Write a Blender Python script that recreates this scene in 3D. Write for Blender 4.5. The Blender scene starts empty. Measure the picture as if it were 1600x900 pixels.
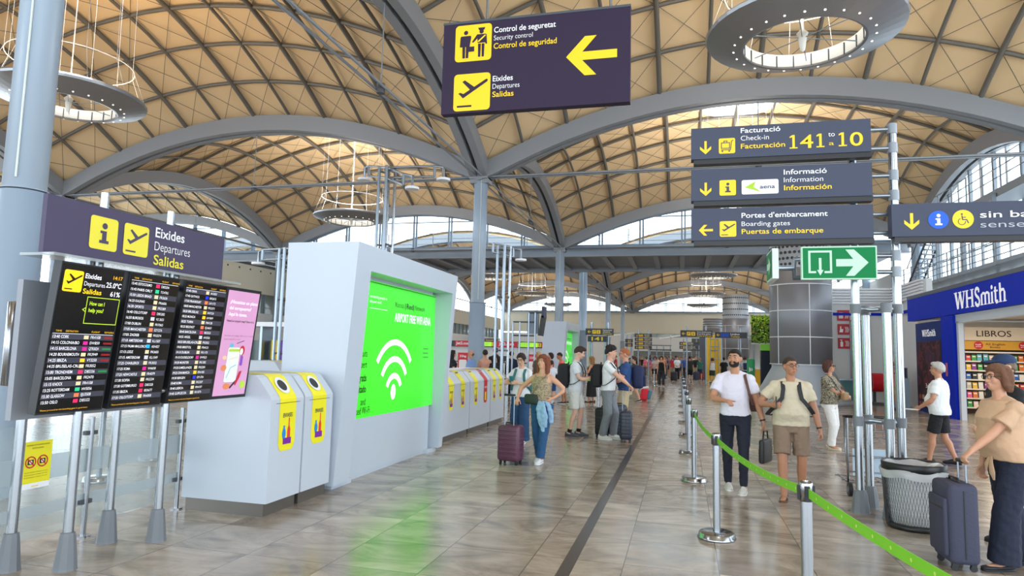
import bpy, bmesh, math, random
import numpy as np
from mathutils import Vector, Matrix, Euler
R = random.Random(7)
PI = math.pi
S = bpy.context.scene
COL = S.collection

# ------------------------------------------------------------------ camera
def camera():
    yaw, pitch, roll = math.radians(14.47), math.radians(5.57), math.radians(1.4)
    f = Vector((-math.sin(yaw)*math.cos(pitch), math.cos(yaw)*math.cos(pitch), math.sin(pitch)))
    r0 = Vector((math.cos(yaw), math.sin(yaw), 0)); u0 = r0.cross(f)
    c, s = math.cos(roll), math.sin(roll)
    r = c*r0+s*u0; u = -s*r0+c*u0
    cd = bpy.data.cameras.new('camera'); co = bpy.data.objects.new('camera', cd); COL.objects.link(co)
    cd.sensor_width = 36; cd.lens = 1040/1600*36; cd.clip_end = 600; cd.clip_start = .05
    m = Matrix((r, u, -f)).transposed().to_4x4(); m.translation = (0, 0, 1.7)
    co.matrix_world = m
    S.camera = co
camera()
S.view_settings.view_transform = 'Standard'; S.view_settings.look = 'None'
S.view_settings.gamma = 1; S.view_settings.use_curve_mapping = False
S.view_settings.exposure = -0.7
# ------------------------------------------------------------------ world
W = bpy.data.worlds.new('sky'); S.world = W; W.use_nodes = True
bg = W.node_tree.nodes['Background']; bg.inputs[0].default_value = (.80, .91, 1.0, 1); bg.inputs[1].default_value = 6.5
def area(name, loc, energy, size, col=(1, 1, 1), up=False, rot=None):
    l = bpy.data.lights.new(name, 'AREA'); l.shape = 'DISK'; l.size = size; l.energy = energy; l.color = col
    o = bpy.data.objects.new(name, l); COL.objects.link(o); o.location = loc
    if up: o.rotation_euler = (PI, 0, 0)
    if rot: o.rotation_euler = rot
    return o
XB = [(-45.4, -26.25), (-26.25, -7.15), (-7.15, 12.0)]
YB = [(6.0, 22.8), (22.8, 39.1), (49.2, 65.7), (65.7, 82.2), (82.2, 98.4), (-10.6, 6.0)]
BAYS = [(i, j) for j in range(6) for i in range(3) if not (i == 0 and j in (3, 4, 5))]
DAYLIGHT, UPLIGHT = 700, 560
for i, j in BAYS:                       # daylight through the glazed eye at the top of each vault
    cx, cy = sum(XB[i])/2, sum(YB[j])/2
    area('daylight_oculus', (cx, cy, 13.5), DAYLIGHT, 3.2, (.93, .97, 1))

# ------------------------------------------------------------------ colours and materials
def lin(c):
    if isinstance(c, str): c = [int(c[k:k+2], 16)/255 for k in (0, 2, 4)]
    return tuple(x/12.92 if x <= .04045 else ((x+.055)/1.055)**2.4 for x in c[:3])+(1,)
MATS = {}
def mat(name, c='808080', rough=.5, metal=0, bump=0, bscale=40, vary=0, vscale=6, emit=0, stretch=None, spec=.5):
    if name in MATS: return MATS[name]
    m = bpy.data.materials.new(name); m.use_nodes = True; nt = m.node_tree
    b = nt.nodes['Principled BSDF']
    col = lin(c)
    b.inputs['Base Color'].default_value = col; b.inputs['Roughness'].default_value = rough
    b.inputs['Metallic'].default_value = metal; b.inputs['Specular IOR Level'].default_value = spec
    if emit: b.inputs['Emission Color'].default_value = col; b.inputs['Emission Strength'].default_value = emit
    if vary or bump:
        tc = nt.nodes.new('ShaderNodeTexCoord'); src = tc.outputs['Object']
        if stretch:
            mp = nt.nodes.new('ShaderNodeMapping'); mp.inputs['Scale'].default_value = stretch
            nt.links.new(src, mp.inputs[0]); src = mp.outputs[0]
        if vary:
            n = nt.nodes.new('ShaderNodeTexNoise'); n.inputs['Scale'].default_value = vscale; n.inputs['Detail'].default_value = 5
            nt.links.new(src, n.inputs['Vector'])
            mx = nt.nodes.new('ShaderNodeMix'); mx.data_type = 'RGBA'
            mx.inputs[6].default_value = tuple(x*(1-vary) for x in col[:3])+(1,)
            mx.inputs[7].default_value = tuple(min(1, x*(1+vary)) for x in col[:3])+(1,)
            nt.links.new(n.outputs['Fac'], mx.inputs[0]); nt.links.new(mx.outputs[2], b.inputs['Base Color'])
        if bump:
            n = nt.nodes.new('ShaderNodeTexNoise'); n.inputs['Scale'].default_value = bscale; n.inputs['Detail'].default_value = 4
            nt.links.new(src, n.inputs['Vector'])
            bp = nt.nodes.new('ShaderNodeBump'); bp.inputs['Strength'].default_value = bump; bp.inputs['Distance'].default_value = .02
            nt.links.new(n.outputs['Fac'], bp.inputs['Height']); nt.links.new(bp.outputs[0], b.inputs['Normal'])
    MATS[name] = m
    return m
def glass(name, tint=(.85, .93, .92), refl=.12, alpha=.9, rough=.02):
    if name in MATS: return MATS[name]
    m = bpy.data.materials.new(name); m.use_nodes = True; nt = m.node_tree; nt.nodes.clear()
    o = nt.nodes.new('ShaderNodeOutputMaterial'); t = nt.nodes.new('ShaderNodeBsdfTransparent'); g = nt.nodes.new('ShaderNodeBsdfGlossy')
    d = nt.nodes.new('ShaderNodeBsdfDiffuse'); d.inputs[0].default_value = (*tint, 1)
    t.inputs[0].default_value = (*tint, 1); g.inputs['Roughness'].default_value = rough
    a = nt.nodes.new('ShaderNodeMixShader'); a.inputs[0].default_value = 1-alpha
    nt.links.new(t.outputs[0], a.inputs[1]); nt.links.new(d.outputs[0], a.inputs[2])
    fr = nt.nodes.new('ShaderNodeFresnel'); ge = nt.nodes.new('ShaderNodeNewGeometry'); mr = nt.nodes.new('ShaderNodeMapRange'); mr.inputs[3].default_value = 1.45; mr.inputs[4].default_value = 1/1.45
    nt.links.new(ge.outputs['Backfacing'], mr.inputs[0]); nt.links.new(mr.outputs[0], fr.inputs[0])
    b = nt.nodes.new('ShaderNodeMixShader')
    nt.links.new(fr.outputs[0], b.inputs[0]); nt.links.new(a.outputs[0], b.inputs[1]); nt.links.new(g.outputs[0], b.inputs[2])
    nt.links.new(b.outputs[0], o.inputs[0]); MATS[name] = m
    return m

# ------------------------------------------------------------------ objects
def tag(o, label=None, cat=None, group=None, kind=None):
    if label: o['label'] = label
    if cat: o['category'] = cat
    if group: o['group'] = group
    if kind: o['kind'] = kind
    return o
def thing(name, label, cat, loc=(0, 0, 0), rz=0, group=None, kind=None):
    o = bpy.data.objects.new(name, None); COL.objects.link(o); o.location = loc; o.rotation_euler = (0, 0, rz)
    o.empty_display_size = .1
    return tag(o, label, cat, group, kind)
def kids(o): return [c for c in bpy.data.objects if c.parent is o]
def dup(o, loc=None, rz=None, label=None, parent=None, cmap=None):
    def rec(x, p, ch):
        c = x.copy(); COL.objects.link(c)
        if p: c.parent = p
        for y in ch.get(x, []): rec(y, c, ch)
        return c
    ch = {}
    for x in bpy.data.objects:
        if x.parent: ch.setdefault(x.parent, []).append(x)
    r = rec(o, parent, ch)
    if loc is not None: r.location = loc
    if rz is not None: r.rotation_euler = (0, 0, rz)
    if label: r['label'] = label
    return r

class Fr:                                   # a flat frame: origin, u to the right, v up, n towards the viewer
    def __init__(s, o, u=(1, 0, 0), v=(0, 0, 1)):
        s.o = Vector(o); s.u = Vector(u).normalized(); s.v = Vector(v).normalized(); s.n = s.u.cross(s.v)
    def p(s, a, b, c=0): return s.o+a*s.u+b*s.v+c*s.n
    def sub(s, a, b, c=0): return Fr(s.p(a, b, c), s.u, s.v)
TXT = {}
def text_mesh(t, bold, sp=1.0):
    k = (t, bold, sp)
    if k not in TXT:
        cu = bpy.data.curves.new('t', 'FONT'); cu.body = t; cu.size = 1; cu.offset = bold; cu.space_character = sp; cu.resolution_u = 4
        ob = bpy.data.objects.new('t', cu); COL.objects.link(ob)
        me = bpy.data.meshes.new_from_object(ob.evaluated_get(bpy.context.evaluated_depsgraph_get()))
        vs = [v.co.copy() for v in me.vertices]; fs = [tuple(p.vertices) for p in me.polygons]
        bpy.data.objects.remove(ob); bpy.data.curves.remove(cu); bpy.data.meshes.remove(me)
        x0 = min((v.x for v in vs), default=0); x1 = max((v.x for v in vs), default=1)
        TXT[k] = (vs, fs, x0, x1)
    return TXT[k]
class MB:
    def __init__(s): s.v = []; s.f = []; s.mi = []; s.sm = []; s.mats = []
    def _m(s, m):
        if m not in s.mats: s.mats.append(m)
        return s.mats.index(m)
    def add(s, vs, fs, m, smooth=False):
        k = len(s.v); s.v += [tuple(v) for v in vs]; i = s._m(m)
        for f in fs: s.f.append(tuple(a+k for a in f)); s.mi.append(i); s.sm.append(smooth)
    def box(s, c, d, m, rot=None):
        x, y, z = d[0]/2, d[1]/2, d[2]/2
        vs = [Vector((a*x, b*y, e*z)) for a in (-1, 1) for b in (-1, 1) for e in (-1, 1)]
        if rot is not None: vs = [rot@v for v in vs]
        s.add([v+Vector(c) for v in vs], [(0, 1, 3, 2), (4, 6, 7, 5), (0, 4, 5, 1), (2, 3, 7, 6), (0, 2, 6, 4), (1, 5, 7, 3)], m)
    def rbox(s, c, d, r, m, rot=None, seg=2, edges=None, smooth=True):
        b = bmesh.new(); bmesh.ops.create_cube(b, size=1)
        for v in b.verts: v.co = Vector((v.co.x*d[0], v.co.y*d[1], v.co.z*d[2]))
        es = b.edges[:]
        if edges: es = [e for e in es if abs((e.verts[0].co-e.verts[1].co).normalized()[edges]) > .9]
        bmesh.ops.bevel(b, geom=es, offset=r, segments=seg, affect='EDGES', profile=.5)
        b.verts.ensure_lookup_table(); b.verts.index_update()
        vs = [v.co.copy() for v in b.verts]
        if rot is not None: vs = [rot@v for v in vs]
        s.add([v+Vector(c) for v in vs], [tuple(v.index for v in f.verts) for f in b.faces], m, smooth)
        b.free()
    def ring(s, c, a, b, n): return [c+math.cos(2*PI*k/n)*a+math.sin(2*PI*k/n)*b for k in range(n)]
    def loft(s, rings, m, caps=True, smooth=True):
        n = len(rings[0]); vs = [v for r in rings for v in r]; fs = []
        for i in range(len(rings)-1):
            for k in range(n):
                fs.append((i*n+k, i*n+(k+1) % n, (i+1)*n+(k+1) % n, (i+1)*n+k))
        s.add(vs, fs, m, smooth)
        if caps:
            s.add(rings[0], [tuple(reversed(range(n)))], m); s.add(rings[-1], [tuple(range(n))], m)
    def cyl(s, p, q, r, m, r2=None, n=14, caps=True):
        p, q = Vector(p), Vector(q); d = (q-p).normalized(); a = d.orthogonal().normalized(); b = d.cross(a)
        r2 = r if r2 is None else r2
        s.loft([s.ring(p, a*r, b*r, n), s.ring(q, a*r2, b*r2, n)], m, caps)
    def tube(s, pts, r, m, n=8, caps=True, closed=False):
        P = [Vector(p) for p in pts]; rs = []; a = None
        for i in range(len(P)):
            if closed: d = (P[(i+1) % len(P)]-P[i-1]).normalized()
            else: d = (P[min(i+1, len(P)-1)]-P[max(i-1, 0)]).normalized()
            if a is None: a = d.orthogonal().normalized()
            a = (a-d*a.dot(d)).normalized(); b = d.cross(a)
            rr = r[i] if isinstance(r, (list, tuple)) else r
            rs.append(s.ring(P[i], a*rr, b*rr, n))
        if closed: rs.append(rs[0]); caps = False
        s.loft(rs, m, caps)
    def ribbon(s, pts, w, t, m, side):          # flat strap along pts, wide along side
        P = [Vector(p) for p in pts]; rs = []
        for i, p in enumerate(P):
            d = (P[min(i+1, len(P)-1)]-P[max(i-1, 0)]).normalized()
            a = Vector(side); a = (a-d*a.dot(d)).normalized(); b = d.cross(a)
            rs.append([p+a*w/2+b*t/2, p-a*w/2+b*t/2, p-a*w/2-b*t/2, p+a*w/2-b*t/2])
        s.loft(rs, m, True, False)
    def lathe(s, prof, m, c=(0, 0, 0), n=24, smooth=True):
        c = Vector(c); rs = [s.ring(c+Vector((0, 0, z)), Vector((max(r, 1e-4), 0, 0)), Vector((0, max(r, 1e-4), 0)), n) for r, z in prof]
        s.loft(rs, m, False, smooth)
    def ell(s, c, rad, m, rot=None, nu=14, nv=9):
        c = Vector(c); vs = []; fs = []
        for i in range(nv+1):
            t = PI*i/nv
            for k in range(nu):
                p = 2*PI*k/nu; v = Vector((rad[0]*math.sin(t)*math.cos(p), rad[1]*math.sin(t)*math.sin(p), -rad[2]*math.cos(t)))
                if rot is not None: v = rot@v
                vs.append(c+v)
        for i in range(nv):
            for k in range(nu): fs.append((i*nu+k, i*nu+(k+1) % nu, (i+1)*nu+(k+1) % nu, (i+1)*nu+k))
        s.add(vs, fs, m, True)
    # ---- flat pictures on a frame
    EPS = 0
    def poly(s, fr, pts, m, h=.004):
        MB.EPS = (MB.EPS+1) % 9; h += MB.EPS*.00017
        s.add([fr.p(a, b, h) for a, b in pts], [tuple(range(len(pts)))], m)
    def rect(s, fr, x0, y0, x1, y1, m, h=.004): s.poly(fr, [(x0, y0), (x1, y0), (x1, y1), (x0, y1)], m, h)
    def rrect(s, fr, x0, y0, x1, y1, r, m, h=.004):
        pts = []
        for cx, cy, a0 in ((x1-r, y0+r, -90), (x1-r, y1-r, 0), (x0+r, y1-r, 90), (x0+r, y0+r, 180)):
            for k in range(5):
                a = math.radians(a0+k*22.5); pts.append((cx+r*math.cos(a), cy+r*math.sin(a)))
        s.poly(fr, pts, m, h)
    def disc(s, fr, x, y, r, m, h=.004, n=24, ry=None):
        ry = r if ry is None else ry
        s.poly(fr, [(x+r*math.cos(2*PI*k/n), y+ry*math.sin(2*PI*k/n)) for k in range(n)], m, h)
    def arc(s, fr, x, y, r0, r1, a0, a1, m, h=.004, n=16):
        A = [math.radians(a0+(a1-a0)*k/n) for k in range(n+1)]
        vs = [fr.p(x+r0*math.cos(a), y+r0*math.sin(a), h) for a in A]+[fr.p(x+r1*math.cos(a), y+r1*math.sin(a), h) for a in A]
        s.add(vs, [(k, n+1+k, n+2+k, k+1) for k in range(n)], m)
    def line(s, fr, pts, w, m, h=.004):          # one stroke with mitred corners
        MB.EPS = (MB.EPS+1) % 9; h += MB.EPS*.00017; n = len(pts); D = []
        for (x0, y0), (x1, y1) in zip(pts, pts[1:]):
            d = math.hypot(x1-x0, y1-y0) or 1; D.append((-(y1-y0)/d, (x1-x0)/d))
        cl = n > 3 and math.hypot(pts[0][0]-pts[-1][0], pts[0][1]-pts[-1][1]) < 1e-6; vs = []
        for i in range(n):
            a = D[i-1] if i else (D[-1] if cl else D[0]); b = D[i] if i < n-1 else (D[0] if cl else D[-1])
            x, y = a[0]+b[0], a[1]+b[1]; k = max(x*x+y*y, .8); x, y = x*w/k, y*w/k
            vs += [fr.p(pts[i][0]+x, pts[i][1]+y, h), fr.p(pts[i][0]-x, pts[i][1]-y, h)]
        s.add(vs, [(2*i+1, 2*i+3, 2*i+2, 2*i) for i in range(n-1)], m)
    def text(s, fr, t, x, y, cap, m, w=None, bold=0., align='l', h=.004, xs=1.0, sp=1.0):
        vs, fs, x0, x1 = text_mesh(t, bold, sp); k = cap/.72; h += .0016
        kx = k*xs if w is None else w/(x1-x0)
        off = {'l': 0, 'c': -(x1-x0)*kx/2, 'r': -(x1-x0)*kx}[align]
        s.add([fr.p(x+off+(v.x-x0)*kx, y+v.y*k, h) for v in vs], fs, m)
    def build(s, name, parent=None, loc=None, rz=None):
        me = bpy.data.meshes.new(name); me.from_pydata(s.v, [], s.f)
        for m in s.mats: me.materials.append(m)
        me.polygons.foreach_set('material_index', s.mi); me.polygons.foreach_set('use_smooth', s.sm); me.update()
        o = bpy.data.objects.new(name, me); COL.objects.link(o)
        if parent: o.parent = parent
        if loc is not None: o.location = loc
        if rz is not None: o.rotation_euler = (0, 0, rz)
        return o
def struct(o): o['kind'] = 'structure'; return o

STEEL = mat('steel_grey_paint', '8F969E', .45, .25)
DSTEEL = mat('dark_grey_steel', '55585E', .5, .3)
CHROME = mat('polished_steel', 'A4A8AD', .2, 1)
GALV = mat('galvanised_tube', '98A3AE', .3, .9)
WHITE = mat('white_lacquer', 'E6E9EE', .35)
BLACK = mat('black_plastic', '15161A', .4)
DGREY = mat('dark_plastic_grey', '4B5158', .5)
YEL = mat('sign_yellow', 'FFD21C', .45)
YELB = mat('bin_yellow', 'F0E51E', .4)
RED = mat('red_paint', 'C81428', .45)
GREEN = mat('belt_green', '74C11E', .55)
GLASS = glass('clear_glass', (.93, .97, .97))
FROST = glass('frosted_band', (.60, .67, .70), alpha=.45)
SIGN = mat('sign_dark_blue_grey', '4A4F61', .55, spec=.2)
SIGNP = mat('sign_dark_violet', '352A40', .6, spec=.2)
WTXT = mat('sign_white', 'F4F4F6', .5)
# ================================================================== the setting
def floor_mat():
    m = bpy.data.materials.new('polished_stone_tiles'); m.use_nodes = True; nt = m.node_tree; N = nt.nodes; L = nt.links
    b = N['Principled BSDF']; tc = N.new('ShaderNodeTexCoord'); sp = N.new('ShaderNodeSeparateXYZ'); L.new(tc.outputs['Object'], sp.inputs[0])
    def M(op, a, bb=None):
        n = N.new('ShaderNodeMath'); n.operation = op
        for k, v in enumerate((a, bb)):
            if v is None: continue
            if isinstance(v, (int, float)): n.inputs[k].default_value = v
            else: L.new(v, n.inputs[k])
        return n.outputs[0]
    T = .75
    ux = M('DIVIDE', M('ADD', sp.outputs[0], .47+75), T); uy = M('DIVIDE', M('ADD', sp.outputs[1], -7.2+75), T)
    ex = M('ABSOLUTE', M('SUBTRACT', M('FRACT', ux), .5)); ey = M('ABSOLUTE', M('SUBTRACT', M('FRACT', uy), .5))
    seam = M('GREATER_THAN', M('MAXIMUM', ex, ey), .5-.0045)
    cx = N.new('ShaderNodeCombineXYZ'); L.new(M('FLOOR', ux), cx.inputs[0]); L.new(M('FLOOR', uy), cx.inputs[1])
    wn = N.new('ShaderNodeTexWhiteNoise'); wn.noise_dimensions = '2D'; L.new(cx.outputs[0], wn.inputs['Vector'])
    sc = N.new('ShaderNodeVectorMath'); sc.operation = 'SCALE'; L.new(wn.outputs['Color'], sc.inputs[0]); sc.inputs['Scale'].default_value = 30
    mp = N.new('ShaderNodeMapping'); mp.inputs['Scale'].default_value = (.9, 1.7, 1); L.new(tc.outputs['Object'], mp.inputs[0])
    ad = N.new('ShaderNodeVectorMath'); L.new(mp.outputs[0], ad.inputs[0]); L.new(sc.outputs[0], ad.inputs[1])
    n1 = N.new('ShaderNodeTexNoise'); n1.inputs['Scale'].default_value = 1.3; n1.inputs['Detail'].default_value = 8; n1.inputs['Roughness'].default_value = .62; n1.inputs['Distortion'].default_value = 1.1
    L.new(ad.outputs[0], n1.inputs['Vector'])
    cr = N.new('ShaderNodeValToRGB'); L.new(n1.outputs['Fac'], cr.inputs[0]); e = cr.color_ramp.elements
    e[0].position = .28; e[0].color = lin('6E6257'); e[1].position = .72; e[1].color = lin('BFB4A6')
    k = cr.color_ramp.elements.new(.46); k.color = lin('968A7C'); k = cr.color_ramp.elements.new(.56); k.color = lin('AA9E90')
    mx = N.new('ShaderNodeMix'); mx.data_type = 'RGBA'; mx.blend_type = 'MULTIPLY'; mx.inputs[0].default_value = 1
    tv = M('ADD', M('MULTIPLY', wn.outputs['Value'], .28), .86); g3 = N.new('ShaderNodeCombineColor')
    for q in range(3): L.new(tv, g3.inputs[q])
    L.new(cr.outputs[0], mx.inputs[6]); L.new(g3.outputs[0], mx.inputs[7])
    m2 = N.new('ShaderNodeMix'); m2.data_type = 'RGBA'; L.new(seam, m2.inputs[0]); L.new(mx.outputs[2], m2.inputs[6]); m2.inputs[7].default_value = lin('4A4038')
    L.new(m2.outputs[2], b.inputs['Base Color'])
    L.new(M('ADD', M('MULTIPLY', n1.outputs['Fac'], .16), .12), b.inputs['Roughness'])
    b.inputs['Specular IOR Level'].default_value = 1.0
    return m
fl = MB(); fl.box((-14, 48, -.1), (66, 116, .2), floor_mat()); struct(fl.build('floor'))
st = MB(); st.box((-.905, 46, .0008), (.105, 104, .002), mat('dark_stone_strip', '4C4848', .2, vary=.15)); struct(st.build('trim_1'))

SHELL = mat('roof_membrane', 'DFC196', .75, vary=.05, vscale=.5)
RIB = mat('roof_rib_paint', '6E6A63', .5, .2)
ARCH = mat('arch_grey_paint', '8E9196', .5, .15)
Z0, RISE = 8.3, 2.5
def zs(x, y, i, j):
    (x0, x1), (y0, y1) = XB[i], YB[j]
    u = (2*x-x0-x1)/(x1-x0); v = (2*y-y0-y1)/(y1-y0)
    return Z0+RISE*(1-u*u)+RISE*(1-v*v)
for i, j in BAYS:
    (x0, x1), (y0, y1) = XB[i], YB[j]; cx, cy = (x0+x1)/2, (y0+y1)/2
    bay = thing('ceiling', 'vaulted membrane bay of the hall roof', 'ceiling', kind='structure')
    nx, ny = 60, 52; vs = []; fs = []
    for a in range(nx+1):
        for b in range(ny+1):
            x, y = x0+(x1-x0)*a/nx, y0+(y1-y0)*b/ny; vs.append((x, y, zs(x, y, i, j)+.16))
    for a in range(nx):
        for b in range(ny):
            q = [a*(ny+1)+b, (a+1)*(ny+1)+b, (a+1)*(ny+1)+b+1, a*(ny+1)+b+1]
            if min(math.hypot(vs[k][0]-cx, vs[k][1]-cy) for k in q) > 1.55: fs.append(q)
    m = MB(); m.add(vs, fs, SHELL, True); struct(m.build('vault_membrane', bay))
    m = MB(); m.add([(x, y, z+.25) for x, y, z in vs], fs, mat('roof_outer_white', 'F2F2EE', .7), True); struct(m.build('outer_membrane', bay))
    for k in range(1, 12):                      # purlins along the hall
        x = x0+(x1-x0)*k/12; m = MB()
        m.tube([(x, y0+(y1-y0)*t/20, zs(x, y0+(y1-y0)*t/20, i, j)-.02) for t in range(21)], .085 if k % 2 == 0 else .06, RIB, 6); struct(m.build('purlin', bay))
    for k in range(1, 10):                      # ribs across the hall
        y = y0+(y1-y0)*k/10; m = MB()
        m.tube([(x0+(x1-x0)*t/20, y, zs(x0+(x1-x0)*t/20, y, i, j)+.03) for t in range(21)], .07, RIB, 6); struct(m.build('cross_rib', bay))
    if j < 3:
        m = MB()
        for a in range(12):
            for b in range(10):
                xa, xb = x0+(x1-x0)*a/12, x0+(x1-x0)*(a+1)/12; ya, yb = y0+(y1-y0)*b/10, y0+(y1-y0)*(b+1)/10
                for (p, q), (r, t) in (((xa, ya), (xb, yb)), ((xa, yb), (xb, ya))):
                    m.tube([(p, q, zs(p, q, i, j)+.05), (r, t, zs(r, t, i, j)+.05)], .011, RIB, 3, False)
        struct(m.build('bracing_cable', bay))
    zt = Z0+2*RISE
    m = MB(); m.lathe([(1.85, zt-.02), (1.5, zt-.02), (1.5, zt+.22), (1.85, zt+.22), (1.85, zt-.02)], WHITE, (cx, cy, 0), 32)
    for k in range(3):
        a = PI*k/3; m.tube([(cx+1.5*math.cos(a), cy+1.5*math.sin(a), zt+.05), (cx-1.5*math.cos(a), cy-1.5*math.sin(a), zt+.05)], .03, WHITE, 4)
    m.lathe([(.75, zt+.03), (.75, zt+.08), (.7, zt+.05), (.75, zt+.03)], WHITE, (cx, cy, 0), 24)
    struct(m.build('oculus_frame', bay))
# arches on the grid lines: two plated box girders side by side
def arch(name, p0, p1, axis, lo=.62):
    m = MB(); n = 28
    for off in (-.2, .2):
        rs = []
        for t in range(n+1):
            u = -1+2*t/n; zt = Z0+RISE*(1-u*u)+.12
            if t in (0, n): zt = Z0+.2
            dd = lo
            x = p0[0]+(p1[0]-p0[0])*t/n; y = p0[1]+(p1[1]-p0[1])*t/n
            w = .13
            if axis == 'x': rs.append([Vector((x, y+off-w, zt)), Vector((x, y+off+w, zt)), Vector((x, y+off+w, zt-dd)), Vector((x, y+off-w, zt-dd))])
            else: rs.append([Vector((x+off-w, y, zt)), Vector((x+off+w, y, zt)), Vector((x+off+w, y, zt-dd)), Vector((x+off-w, y, zt-dd))])
        m.loft(rs, ARCH, True, False)
    # dark strip in the gap between the girders, its shade put into the colour
    rs = []
    for t in range(n+1):
        u = -1+2*t/n; zt = Z0+RISE*(1-u*u)+.05; x = p0[0]+(p1[0]-p0[0])*t/n; y = p0[1]+(p1[1]-p0[1])*t/n
        a, b = (0, .07) if axis == 'x' else (.07, 0)
        rs.append([Vector((x-a, y-b, zt)), Vector((x+a, y+b, zt)), Vector((x+a, y+b, zt-.2)), Vector((x-a, y-b, zt-.2))])
    m.loft(rs, mat('arch_gap_shade', '2F3238', .6), True, False)
    return struct(m.build(name))
ARC_Y = [-10.6, 6.0, 22.8, 39.1, 49.2, 65.7, 82.2, 98.4]
for y in ARC_Y:
    for i in range(3):
        if i == 0 and (y > 70 or y < 0): continue
        arch('roof_arch', (XB[i][0], y, 0), (XB[i][1], y, 0), 'x')
for x in (-26.25, -7.15, 12.0):
    for (y0, y1) in YB: arch('roof_arch', (x, y0, 0), (x, y1, 0), 'y')
# tie rods at the springing
def tie(a, b):
    m = MB(); d = (Vector(b)-Vector(a)).normalized(); s_ = Vector((-d.y, d.x, 0))*.13
    for k in (-1, 1): m.tube([Vector(a)+s_*k, Vector(b)+s_*k], .035, STEEL, 6)
    c = (Vector(a)+Vector(b))/2; m.cyl(c-Vector((0, 0, .12)), c+Vector((0, 0, .12)), .1, DSTEEL)
    m.tube([c, c+Vector((0, 0, 2.2))], .016, STEEL, 5); struct(m.build('tie_rod'))
for y in (6.0, 22.8, 39.1, 49.2, 65.7, 82.2):
    for i in range(1, 3): tie((XB[i][0], y, 8.05), (XB[i][1], y, 8.05))
for x in (-26.25, -7.15, 12.0):
    for (y0, y1) in YB: tie((x, y0, 8.05), (x, y1, 8.05))
# columns
COLM = mat('column_blue_grey', '9FB0C2', .38, .1)
def column(x, y, r, rb, zc, cable=False):
    o = thing('column', 'round blue grey steel column carrying the roof arches', 'column', (x, y, 0), kind='structure')
    m = MB(); m.lathe([(rb, 0), (rb, zc-.03), (rb+.015, zc-.02), (rb+.015, zc+.02), (r, zc+.03), (r, 7.95), (r+.05, 7.96), (r+.05, 8.05)], COLM, n=40); struct(m.build('shaft', o))
    m = MB(); m.lathe([(rb+.004, zc-.012), (rb+.018, zc-.012), (rb+.018, zc+.004), (rb+.004, zc+.004)], mat('joint_dark', '2C3440', .6), n=40); struct(m.build('joint_ring', o))
    m = MB()
    for s_ in (-1, 1):
        m.box((.2*s_, 0, 8.05), (.3, .5, .5), ARCH)
    m.box((0, 0, 7.98), (.7, .7, .06), ARCH); struct(m.build('capital', o))
    if cable:
        a = cable; m = MB(); m.tube([((r+.012)*math.cos(a), (r+.012)*math.sin(a), zc+.12), ((r+.012)*math.cos(a), (r+.012)*math.sin(a), 7.9)], .012, mat('pale_conduit', 'D7DDD8', .4), 6); struct(m.build('conduit', o))
    return o
column(-7.3, 5.85, .215, .225, 3.4, math.radians(-62))
column(-7.15, 22.8, .245, .29, 3.45, math.radians(-70))
for y in (39.1, 48.8, 65.7, 82.2): column(-7.15, y, .26 if y != 48.8 else .3, .28 if y != 48.8 else .32, 3.45, math.radians(-80))
for y in (22.8, 39.1, 65.7, 82.2): column(-26.25, y, .26, .28, 3.45)
for y in (22.8, 39.1, 49.2, 65.7, 82.2): column(12.0, y, .26, .28, 3.45)

# bridge walkway between the two halls
BRG = mat('bridge_grey_paint', '8C9299', .5, .1); BRGU = mat('bridge_underside', '858B93', .7)
br = thing('walkway_bridge', 'grey steel walkway bridge crossing the hall overhead', 'bridge', kind='structure')
m = MB(); m.box((-16.5, 43.8, 8.0), (57, 6.8, .12), BRGU); struct(m.build('deck', br))
m = MB(); m.box((-16.5, 40.3, 7.98), (57, .16, .56), BRG); m.box((-16.5, 40.2, 8.27), (57, .4, .06), BRG); m.box((-16.5, 40.2, 7.69), (57, .4, .06), BRG); struct(m.build('fascia_beam', br))
m = MB(); m.box((-16.5, 47.2, 7.9), (57, .16, .6), BRG); struct(m.build('rear_beam', br))
for k in range(36):
    x = -44+k*1.57; m = MB(); m.box((x, 43.8, 7.86), (.12, 6.7, .2), BRG); m.box((x, 43.8, 7.75), (.3, 6.7, .03), BRG); struct(m.build('joist', br))
    if k % 2 == 0:
        m = MB(); m.cyl((x, 40.15, 8.28), (x, 40.15, 9.3), .035, STEEL, n=6); struct(m.build('rail_post', br))
m = MB()
for z in (8.6, 8.95, 9.3): m.tube([(-44.5, 40.15, z), (11.8, 40.15, z)], .018, STEEL, 5)
struct(m.build('railing', br))
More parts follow.
